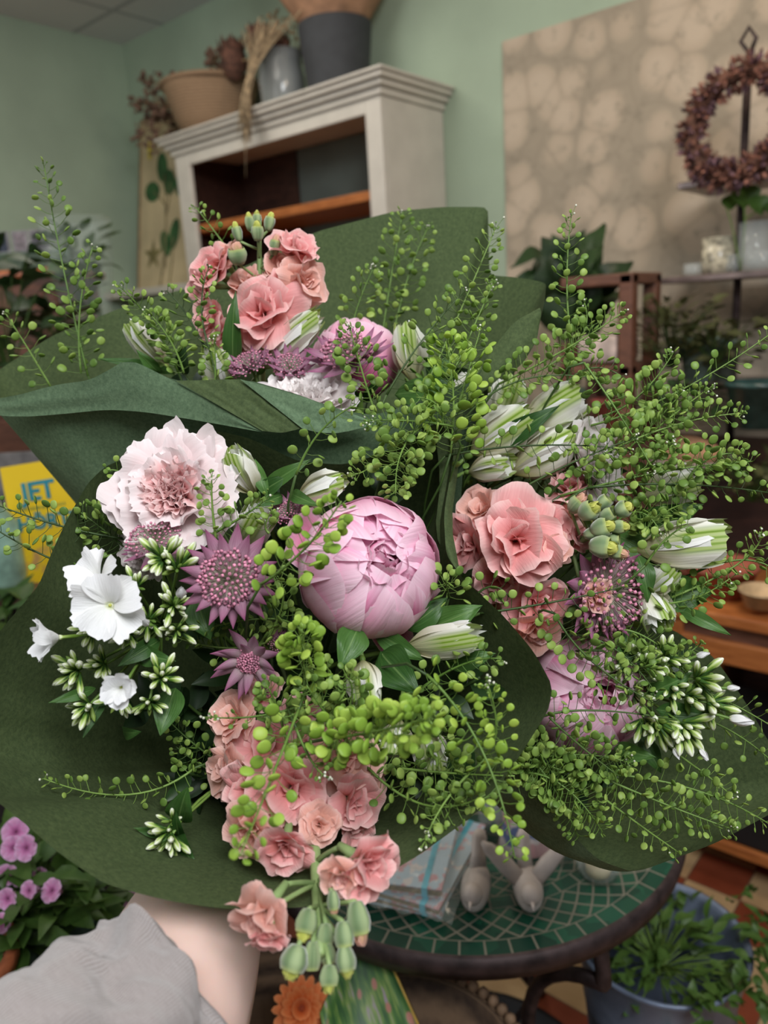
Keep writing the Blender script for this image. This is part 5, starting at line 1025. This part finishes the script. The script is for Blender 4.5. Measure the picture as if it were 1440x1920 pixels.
phlox('white budded phlox spreading right beside the lower peony', 1240, 1310, .60, (.4, 0, .8), 'C',
      [(1220, 1235, .58, 10, 46, (.3, .6, .7)), (1265, 1222, .58, 7, 48, (.7, .5, .6)), (1330, 1270, .57, 12, 54, (.8, .2, .6)), (1310, 1310, .575, 9, 50, (.8, -.1, .6)), (1350, 1330, .57, 8, 50, (.8, -.4, .5)), (1240, 1375, .57, 12, 56, (.2, -.8, .6)), (1290, 1380, .57, 12, 56, (.4, -.8, .5)), (1210, 1370, .575, 9, 50, (-.1, -.8, .6)), (1170, 1250, .59, 7, 44, (0, .3, .9)), (1270, 1290, .58, 10, 44, (.3, .1, .9)), (1190, 1300, .59, 8, 44, (0, -.1, 1))],
      petals=[(1385, 1350, .56, 24, (.9, -.1, .4), .4), (1315, 1228, .57, 14, (.9, .3, .4), 1), (1268, 1410, .565, 13, (.3, -1, .4), 1), (1318, 1412, .565, 14, (.5, -.9, .4), 2), (1372, 1290, .565, 13, (.9, .1, .4), 2)],
      leaves=[((1210, 1300, .59), (1300, 1260, .58), 40), ((1230, 1330, .59), (1330, 1340, .58), 40), ((1200, 1380, .6), (1240, 1450, .59), 36), ((1180, 1180, .60), (1160, 1260, .59), 40), ((1150, 1400, .60), (1230, 1420, .58), 36)], seed=4)
S = sprig
# ================================================================ pennycress sprigs
S('tallest seed sprig at the far left, rising above the rear wrap', 'A', [(165, 705, 118, 500, 83, 312, .71, .70, 54, 34, 15, 2), (152, 700, 150, 580, 174, 462, .71, .70, 34, 24, 15, 3)])
S('short seed sprig at the left edge in front of the rear wrap', 'A', [(95, 725, 50, 650, 12, 590, .72, .70, 19, 26, 14, 2)])
S('leaning seed sprigs over the far left alstroemeria bud', 'A', [(335, 700, 288, 610, 222, 535, .68, .64, 42, 24, 15, 4), (345, 700, 320, 640, 280, 588, .655, .64, 34, 20, 15, 8)])
S('dark thin seed sprigs left of the stock blossoms', 'A', [(395, 660, 378, 580, 390, 505, .66, .66, 28, 22, 13, 3), (385, 655, 350, 590, 312, 545, .67, .67, 20, 24, 14, 2)], stem_mat=m_dstem)
S('small seed sprig peeking above the stock in front of the cabinet', 'A', [(435, 480, 403, 435, 366, 388, .74, .74, 20, 20, 11, 6)])
S('small round podded sprig in front of the plump left bud', 'A', [(402, 730, 404, 690, 402, 645, .645, .64, 18, 20, 14, 6)])
S('soft seed sprigs rising against the back sheet left of centre', 'A', [(715, 640, 735, 510, 755, 398, .80, .80, 48, 30, 14, 2), (735, 640, 765, 520, 802, 428, .80, .81, 44, 28, 13, 8)])
S('short seed sprig above the rear peony with a pale budded tip', 'A', [(655, 640, 672, 570, 702, 500, .72, .72, 34, 26, 13, 14)])
S('seed sprig in front of the large rear astrantia', 'A', [(705, 780, 680, 700, 655, 610, .63, .62, 46, 32, 17, 12)])
S('dark stemmed seed sprig crossing the right rear alstroemeria bud', 'A', [(725, 740, 790, 640, 872, 545, .65, .66, 36, 30, 16, 3)], stem_mat=m_dstem)
S('long upright seed sprigs at the right end of the rear bouquet', 'A', [(790, 740, 860, 590, 928, 430, .66, .68, 64, 34, 15, 12), (840, 720, 885, 620, 925, 530, .65, .66, 34, 26, 13, 12)])
S('fresh bright seed sprig with large pods where the three wraps meet', 'A', [(845, 850, 850, 740, 835, 640, .59, .58, 62, 42, 22, 0), (860, 760, 880, 690, 900, 620, .60, .60, 26, 32, 18, 4)], kind=1)
S('few podded twig arching over the front fold of the rear wrap', 'B', [(555, 890, 600, 810, 668, 758, .53, .52, 18, 26, 17, 2)])
S('seed sprig with a white budded tip lying left over the rear wrap', 'B', [(850, 800, 780, 790, 692, 788, .58, .56, 48, 30, 16, 16), (830, 800, 820, 760, 780, 745, .58, .57, 18, 28, 17, 0)])
S('dense round podded cluster above the big peony', 'B', [(790, 800, 752, 850, 742, 925, .58, .545, 64, 36, 19, 0), (720, 830, 700, 870, 665, 890, .58, .56, 26, 26, 15, 4)])
S('small ring of pods right of the big peony', 'B', [(842, 1120, 838, 1102, 836, 1085, .56, .52, 20, 30, 18, 0)])
S('blurred bright seed sprig crossing the left side of the big peony', 'B', [(490, 1095, 570, 1030, 640, 940, .475, .445, 48, 36, 23, 0)], kind=1)
S('seed sprigs over the lower edge of the blush carnation', 'B', [(405, 1010, 398, 950, 397, 893, .515, .505, 22, 24, 14, 4), (400, 1000, 460, 965, 500, 935, .52, .515, 26, 22, 15, 2), (505, 1000, 498, 985, 508, 960, .53, .53, 10, 18, 14, 8)])
S('stubby bright seed spike pointing at the viewer under the big peony', 'B', [(572, 1275, 568, 1230, 566, 1180, .50, .46, 52, 32, 23, 0)], kind=1)
S('large blurred bright green seed spike at the centre, nearest the viewer', 'B', [(615, 1385, 710, 1370, 808, 1345, .47, .40, 100, 36, 25, 2)], kind=1)
S('seed sprig reaching left between the two mauve astrantias', 'B', [(525, 1195, 430, 1215, 322, 1192, .55, .54, 26, 26, 15, 2)])
S('round podded sprigs massed over the top of the hanging stock', 'B', [(680, 1420, 620, 1350, 575, 1285, .50, .47, 52, 36, 20, 0), (640, 1360, 660, 1300, 645, 1265, .50, .48, 34, 28, 19, 0)])
S('small podded sprigs over the upper left of the hanging stock', 'B', [(540, 1400, 520, 1330, 500, 1285, .50, .48, 36, 28, 18, 0), (600, 1310, 500, 1340, 400, 1345, .50, .47, 16, 18, 12, 10)])
S('seed sprig hanging in front of the lower left stock blossoms', 'B', [(560, 1330, 505, 1470, 450, 1605, .47, .375, 34, 34, 24, 0)], kind=1)
S('thin seed twig lying across the middle of the hanging stock', 'B', [(555, 1365, 580, 1420, 605, 1452, .47, .45, 18, 20, 13, 8)])
S('lone horizontal seed sprig against the dark inside of the front wrap', 'B', [(365, 1440, 240, 1490, 82, 1460, .55, .51, 38, 24, 14, 2)])
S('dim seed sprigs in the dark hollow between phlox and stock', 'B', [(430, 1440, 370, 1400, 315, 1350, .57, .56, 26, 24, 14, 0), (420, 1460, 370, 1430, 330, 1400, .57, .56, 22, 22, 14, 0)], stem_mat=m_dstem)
S('long yellowish stem with large pods trailing down to the mosaic table', 'B', [(800, 1265, 905, 1410, 965, 1610, .47, .42, 52, 32, 20, 0), (905, 1420, 930, 1370, 915, 1285, .47, .45, 30, 28, 16, 18)], kind=1)
S('hanging seed sprigs along the lower right edge of the front wrap', 'B', [(690, 1440, 800, 1510, 910, 1490, .50, .46, 48, 34, 18, 0), (880, 1450, 830, 1510, 798, 1575, .48, .45, 24, 22, 12, 14)])
S('seed sprigs over the dark lower right of the front bouquet', 'B', [(745, 1440, 850, 1450, 965, 1455, .51, .48, 50, 34, 19, 0), (790, 1330, 830, 1390, 850, 1440, .52, .50, 24, 28, 17, 0)])
S('loose seed sprigs right of the lower alstroemeria buds', 'B', [(790, 1290, 870, 1245, 935, 1235, .52, .50, 24, 26, 17, 2), (760, 1290, 800, 1320, 830, 1370, .53, .51, 20, 24, 15, 0)])
S('two dark seed sprigs reaching left across the yellow book', 'B', [(230, 1010, 110, 985, -10, 945, .575, .55, 34, 30, 15, 0), (190, 1080, 90, 1045, -20, 985, .575, .55, 24, 26, 14, 0), (240, 1030, 190, 990, 150, 960, .58, .57, 34, 32, 15, 0)], stem_mat=m_dstem)
S('tiny seed twig in the top left corner of the front wrap', 'B', [(250, 905, 225, 885, 200, 882, .575, .57, 8, 18, 12, 0)])
S('dark seed sprigs filling the gap under the large mauve astrantia', 'B', [(560, 1180, 500, 1160, 380, 1180, .54, .52, 34, 28, 15, 0), (500, 1200, 530, 1130, 520, 1080, .53, .51, 26, 26, 16, 0)])
S('seed sprigs tucked left of the lower alstroemeria buds', 'B', [(660, 1360, 630, 1290, 600, 1250, .53, .51, 34, 32, 17, 0), (700, 1360, 740, 1400, 760, 1440, .53, .51, 26, 28, 17, 0)])
S('tall straight seed sprig standing before the houseplant', 'C', [(1075, 660, 1063, 540, 1071, 405, .64, .64, 42, 26, 14, 6)])
S('dense seed sprigs arching right above the white flowers', 'C', [(935, 720, 1060, 655, 1168, 585, .64, .62, 66, 32, 16, 8), (1000, 700, 1085, 640, 1096, 568, .65, .65, 30, 24, 13, 6)])
S('dark fine seed sprigs across the top of the white alstroemerias', 'C', [(860, 800, 970, 715, 1130, 712, .63, .62, 44, 24, 14, 0), (1060, 720, 1110, 690, 1165, 705, .63, .62, 22, 22, 14, 2)], stem_mat=m_dstem)
S('long seed sprig running out to the upper right edge', 'C', [(1100, 800, 1270, 735, 1450, 622, .62, .60, 46, 26, 16, 0), (1130, 780, 1200, 740, 1262, 662, .62, .61, 40, 26, 18, 4)])
S('seed sprig slanting down from the upper alstroemeria to the buds', 'C', [(1095, 680, 1160, 775, 1225, 880, .60, .58, 34, 28, 16, 8)])
S('feathery light green seed sprigs fanning to the right', 'C', [(1080, 880, 1240, 805, 1392, 775, .60, .58, 60, 30, 16, 8), (1200, 830, 1260, 780, 1330, 728, .60, .58, 34, 24, 13, 12)])
S('light green seed sprigs just below the fanning ones', 'C', [(1150, 870, 1220, 800, 1280, 735, .61, .59, 46, 28, 14, 10), (1180, 900, 1230, 860, 1260, 830, .60, .58, 34, 26, 14, 10)])
S('dark stemmed seed sprig crossing the white flowers horizontally', 'C', [(835, 855, 1000, 835, 1180, 842, .60, .58, 34, 28, 16, 2), (980, 915, 1090, 860, 1195, 820, .59, .58, 28, 24, 14, 4)], stem_mat=m_dstem)
S('seed sprigs with big terminal pods above the right alstroemeria', 'C', [(1050, 930, 1240, 885, 1412, 865, .60, .57, 66, 30, 17, 0), (1290, 900, 1330, 860, 1395, 850, .58, .57, 28, 26, 18, 0)])
S('straight seed sprig running off the right edge at mid height', 'C', [(1100, 915, 1270, 908, 1450, 925, .59, .58, 36, 26, 17, 0)], stem_mat=m_dstem)
S('seed sprigs massed left of the large right pointing alstroemeria', 'C', [(1130, 1010, 1190, 960, 1240, 1000, .60, .58, 44, 30, 15, 8), (1200, 1010, 1240, 965, 1300, 940, .60, .58, 36, 28, 16, 0)])
S('dark pods hanging on wires over the large right alstroemeria', 'C', [(1210, 1060, 1250, 1010, 1290, 985, .56, .55, 14, 22, 17, 0)])
S('seed sprigs before the terracotta pot at the right edge', 'C', [(1200, 1130, 1290, 1125, 1368, 1085, .59, .57, 40, 28, 16, 6), (1260, 1120, 1380, 1060, 1428, 1005, .585, .57, 26, 24, 14, 12)])
S('lone short seed sprig at the right edge beside the terracotta pot', 'C', [(1300, 1075, 1400, 1050, 1470, 1085, .585, .57, 16, 24, 14, 0)])
S('seed sprig lying across the lower stock blossoms of the right bouquet', 'C', [(900, 1150, 1030, 1130, 1170, 1100, .55, .54, 28, 26, 15, 0), (880, 1130, 920, 1100, 955, 1120, .56, .55, 12, 22, 16, 0)], stem_mat=m_dstem)
S('seed sprigs slanting across the top of the lower peony', 'C', [(1040, 1150, 1110, 1240, 1230, 1320, .58, .56, 48, 32, 18, 0), (1060, 1190, 1150, 1215, 1230, 1300, .59, .57, 44, 30, 17, 4)], stem_mat=m_dstem)
S('seed sprigs crossing the lower half of the lower peony', 'C', [(1020, 1342, 1120, 1332, 1270, 1350, .565, .56, 26, 26, 15, 0), (1030, 1345, 1090, 1400, 1160, 1455, .56, .55, 28, 28, 16, 0)], stem_mat=m_dstem)
S('thick bushy seed sprigs right below the lower peony', 'C', [(960, 1430, 1080, 1415, 1180, 1430, .58, .56, 62, 34, 16, 8), (985, 1400, 1040, 1440, 1100, 1440, .58, .57, 36, 32, 16, 0)])
S('densest drooping seed sprig over the right bouquet lower paper edge', 'C', [(965, 1450, 1050, 1470, 1130, 1560, .575, .55, 84, 36, 16, 0)])
S('drooping seed sprig left of the densest one', 'C', [(970, 1420, 1020, 1450, 1085, 1570, .58, .56, 70, 32, 15, 0)])
S('long seed sprigs trailing right over the lower paper of the right wrap', 'C', [(1090, 1440, 1240, 1505, 1375, 1555, .575, .55, 56, 34, 16, 4), (1110, 1480, 1190, 1540, 1275, 1600, .57, .56, 30, 28, 14, 2)])
S('sparse seed sprig ending at the lower right corner of the wrap', 'C', [(1120, 1450, 1300, 1480, 1450, 1550, .58, .56, 44, 30, 15, 0), (1250, 1400, 1320, 1450, 1370, 1490, .58, .57, 24, 24, 14, 4)])
S('two thin seed sprigs running past the phlox to the right edge', 'C', [(1200, 1260, 1330, 1300, 1460, 1370, .60, .57, 26, 26, 15, 0), (1240, 1330, 1350, 1360, 1450, 1430, .60, .58, 26, 26, 14, 0)])
S('seed sprigs among the phlox buds above the lower peony', 'C', [(1130, 1220, 1220, 1250, 1310, 1210, .59, .58, 44, 30, 16, 6), (1160, 1180, 1220, 1200, 1290, 1260, .59, .58, 38, 28, 16, 0)])
S('dark green seed sprigs filling behind the white alstroemerias', 'C', [(870, 900, 900, 780, 960, 730, .70, .69, 44, 36, 15, 0), (880, 940, 980, 890, 1060, 900, .68, .67, 44, 36, 15, 0)], stem_mat=m_dstem)
S('dark seed sprigs deep between the stock and the right hand flowers', 'C', [(1080, 1080, 1180, 1000, 1230, 900, .66, .64, 50, 38, 15, 0), (1100, 1180, 1180, 1140, 1260, 1120, .65, .63, 40, 36, 15, 0)], stem_mat=m_dstem)
def greens(label, bq, pts, n, ln, w_, seed):  # dark filler leaves, also there to darken the hollows between flowers
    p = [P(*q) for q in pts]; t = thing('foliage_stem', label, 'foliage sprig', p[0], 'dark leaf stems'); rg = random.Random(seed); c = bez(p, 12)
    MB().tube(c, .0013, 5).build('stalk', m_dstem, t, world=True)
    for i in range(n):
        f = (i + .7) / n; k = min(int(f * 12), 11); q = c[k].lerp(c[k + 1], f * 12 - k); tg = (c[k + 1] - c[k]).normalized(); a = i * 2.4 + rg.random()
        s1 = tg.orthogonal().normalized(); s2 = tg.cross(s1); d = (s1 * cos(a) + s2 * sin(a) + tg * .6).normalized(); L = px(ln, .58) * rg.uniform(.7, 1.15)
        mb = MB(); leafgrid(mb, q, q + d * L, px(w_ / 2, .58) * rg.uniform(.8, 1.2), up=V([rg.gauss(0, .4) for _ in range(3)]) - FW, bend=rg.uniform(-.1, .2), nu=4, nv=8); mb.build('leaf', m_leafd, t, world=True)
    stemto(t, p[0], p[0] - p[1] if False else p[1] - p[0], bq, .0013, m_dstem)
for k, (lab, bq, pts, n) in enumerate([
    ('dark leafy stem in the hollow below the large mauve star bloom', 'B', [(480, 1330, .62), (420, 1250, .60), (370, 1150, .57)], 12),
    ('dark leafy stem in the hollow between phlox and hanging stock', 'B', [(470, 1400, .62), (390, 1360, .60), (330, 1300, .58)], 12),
    ('broad dark leafy stem deep in the black hollow left of the hanging stock', 'B', [(480, 1420, .66), (420, 1400, .62), (350, 1400, .60)], 16),  # this stem and the next two are added to darken the hollow
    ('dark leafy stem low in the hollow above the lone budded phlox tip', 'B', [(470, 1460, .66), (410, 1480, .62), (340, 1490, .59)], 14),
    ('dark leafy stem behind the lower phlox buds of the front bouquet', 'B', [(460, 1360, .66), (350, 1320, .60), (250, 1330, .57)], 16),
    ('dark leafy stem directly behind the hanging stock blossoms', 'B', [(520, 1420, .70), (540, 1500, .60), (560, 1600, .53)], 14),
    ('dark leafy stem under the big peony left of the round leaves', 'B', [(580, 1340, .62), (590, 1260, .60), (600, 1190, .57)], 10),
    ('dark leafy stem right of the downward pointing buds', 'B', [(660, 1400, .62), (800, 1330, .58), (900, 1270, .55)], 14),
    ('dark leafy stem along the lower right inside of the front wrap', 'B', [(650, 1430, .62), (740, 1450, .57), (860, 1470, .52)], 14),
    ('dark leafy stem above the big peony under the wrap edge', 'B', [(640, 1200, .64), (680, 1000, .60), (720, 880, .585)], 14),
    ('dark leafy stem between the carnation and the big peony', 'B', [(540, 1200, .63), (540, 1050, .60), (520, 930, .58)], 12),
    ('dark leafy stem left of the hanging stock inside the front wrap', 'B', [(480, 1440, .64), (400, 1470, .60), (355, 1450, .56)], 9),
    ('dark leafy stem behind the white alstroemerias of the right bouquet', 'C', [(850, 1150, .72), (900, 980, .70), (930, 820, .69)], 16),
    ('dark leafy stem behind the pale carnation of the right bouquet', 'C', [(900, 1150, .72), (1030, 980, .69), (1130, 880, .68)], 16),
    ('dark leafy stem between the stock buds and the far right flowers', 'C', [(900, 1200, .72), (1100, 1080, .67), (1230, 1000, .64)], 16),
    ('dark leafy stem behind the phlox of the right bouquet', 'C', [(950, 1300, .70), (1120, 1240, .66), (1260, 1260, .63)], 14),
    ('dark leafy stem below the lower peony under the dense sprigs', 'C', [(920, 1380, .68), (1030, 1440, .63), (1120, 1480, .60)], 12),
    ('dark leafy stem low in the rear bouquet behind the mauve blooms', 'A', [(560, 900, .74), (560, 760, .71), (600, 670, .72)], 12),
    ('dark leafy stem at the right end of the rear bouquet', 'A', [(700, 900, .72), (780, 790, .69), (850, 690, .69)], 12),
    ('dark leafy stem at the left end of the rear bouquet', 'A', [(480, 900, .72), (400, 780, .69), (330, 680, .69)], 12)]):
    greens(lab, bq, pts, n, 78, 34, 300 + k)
# ================================================================ the person's arm and sleeve
def person():
    path = [P(160, 2200, .36), P(265, 1990, .41), P(325, 1850, .45), P(362, 1750, .49), P(400, 1660, .575), P(442, 1580, .70), P(472, 1520, .825)]
    rad = [.060, .056, .0525, .049, .042, .034, .032]
    vs = list(path); rs = list(rad); es = [(i, i + 1) for i in range(6)]
    ax = (HAND - path[5]).normalized(); sd = ax.cross(UP).normalized(); nr = sd.cross(ax)
    palm = path[6] + nr * -.02
    base = len(vs) - 1
    G = (BIND['B'] - HAND).normalized(); Fw = ax
    for k in range(4):
        off = (k - 1.5) * .019; ln = (.9, 1.0, .96, .8)[k]
        k0 = HAND + G * off + sd * -.028; p = [path[6].lerp(k0, .6), k0, k0 + (Fw * .030 + sd * -.004) * ln, k0 + (Fw * .044 + sd * .022) * ln, k0 + (Fw * .034 + sd * .044) * ln]
        pr = base
        for i, q in enumerate(p): vs.append(q); rs.append((.016, .0105, .0092, .0085, .0075)[i]); es.append((pr, len(vs) - 1)); pr = len(vs) - 1
    tb_ = [path[6] + sd * .014 + G * .016, HAND + sd * .030 + G * .030 - Fw * .01, HAND + sd * .036 + G * .036 + Fw * .016, HAND + sd * .022 + G * .040 + Fw * .036]; pr = base
    for i, q in enumerate(tb_): vs.append(q); rs.append((.015, .012, .0105, .009)[i]); es.append((pr, len(vs) - 1)); pr = len(vs) - 1
    me = bpy.data.meshes.new('person'); me.from_pydata([tuple(v) for v in vs], es, []); o = bpy.data.objects.new('person', me); col.objects.link(o)
    md = o.modifiers.new('skin', 'SKIN'); me.skin_vertices.new() if not me.skin_vertices else None
    for i, sv in enumerate(me.skin_vertices[0].data): sv.radius = (rs[i], rs[i]); sv.use_root = (i == 0)
    s = o.modifiers.new('sub', 'SUBSURF'); s.levels = 2; s.render_levels = 2
    dg = bpy.context.evaluated_depsgraph_get(); m2 = bpy.data.meshes.new_from_object(o.evaluated_get(dg)); o.modifiers.clear(); o.data = m2
    m2.materials.clear(); m2.materials.append(m_skin)
    for p in m2.polygons: p.use_smooth = True
    tag(o, 'bare forearm and hand of a person in a linen shirt holding the bouquets from below', 'person')
    # rolled linen sleeve: outer layer, hem roll and inside
    ctr = [P(-240, 2260, .31), P(0, 2110, .335), P(150, 2010, .365), P(250, 1925, .39), P(292, 1888, .402)]
    c = bez(ctr, 20); mb = MB(); rr = [.064, .063, .061, .059, .057, .0555, .054, .053, .052, .0515, .051, .0505, .050, .050, .0498, .0495, .049, .0488, .0484, .0475, .046]
    zx = V(ctr[-1] - ctr[-2]).normalized(); sx = (RT * .6 - UP * .8); sx = (sx - zx * sx.dot(zx)).normalized(); sy = zx.cross(sx)
    def fn(u, v):
        k = min(int(v * 20), 20); f = v * 20 - k; p = c[k].lerp(c[min(k + 1, 20)], f); a = 2 * pi * u
        r = rr[k] + (rr[min(k + 1, 20)] - rr[k]) * f
        fd = .0045 * noise.noise(V((2.2 * cos(a) + 3, 2.2 * sin(a), v * 3.2))) * 2 + .0032 * noise.noise(V((3 * cos(a - 2 * v), 3 * sin(a - 2 * v), v * 7))) * 2 + .005 * sin(4 * a + 12 * v + 2.5 * noise.noise(V((v * 3, a, 0)))) * (.5 + .5 * v) + .0018 * noise.noise(V((7 * cos(a), 7 * sin(a), v * 12)))
        fd += .0035 * math.exp(-((v - .93) / .03) ** 2)
        return p + (sx * cos(a) + sy * sin(a)) * (r + fd)
    mb.grid(fn, 90, 90, wrap=True)
    # turned-in hem
    def fh(u, v):
        p = fn(u, 1.0); a = 2 * pi * u; o2 = (sx * cos(a) + sy * sin(a))
        return p - o2 * (.003 * v + .0015 * sin(pi * v)) + zx * (.0025 * sin(pi * v) - .02 * max(0, v - .5))
    mb.grid(fh, 90, 6, wrap=True)
    mb.build('sleeve', m_linen, o, world=True)
person()
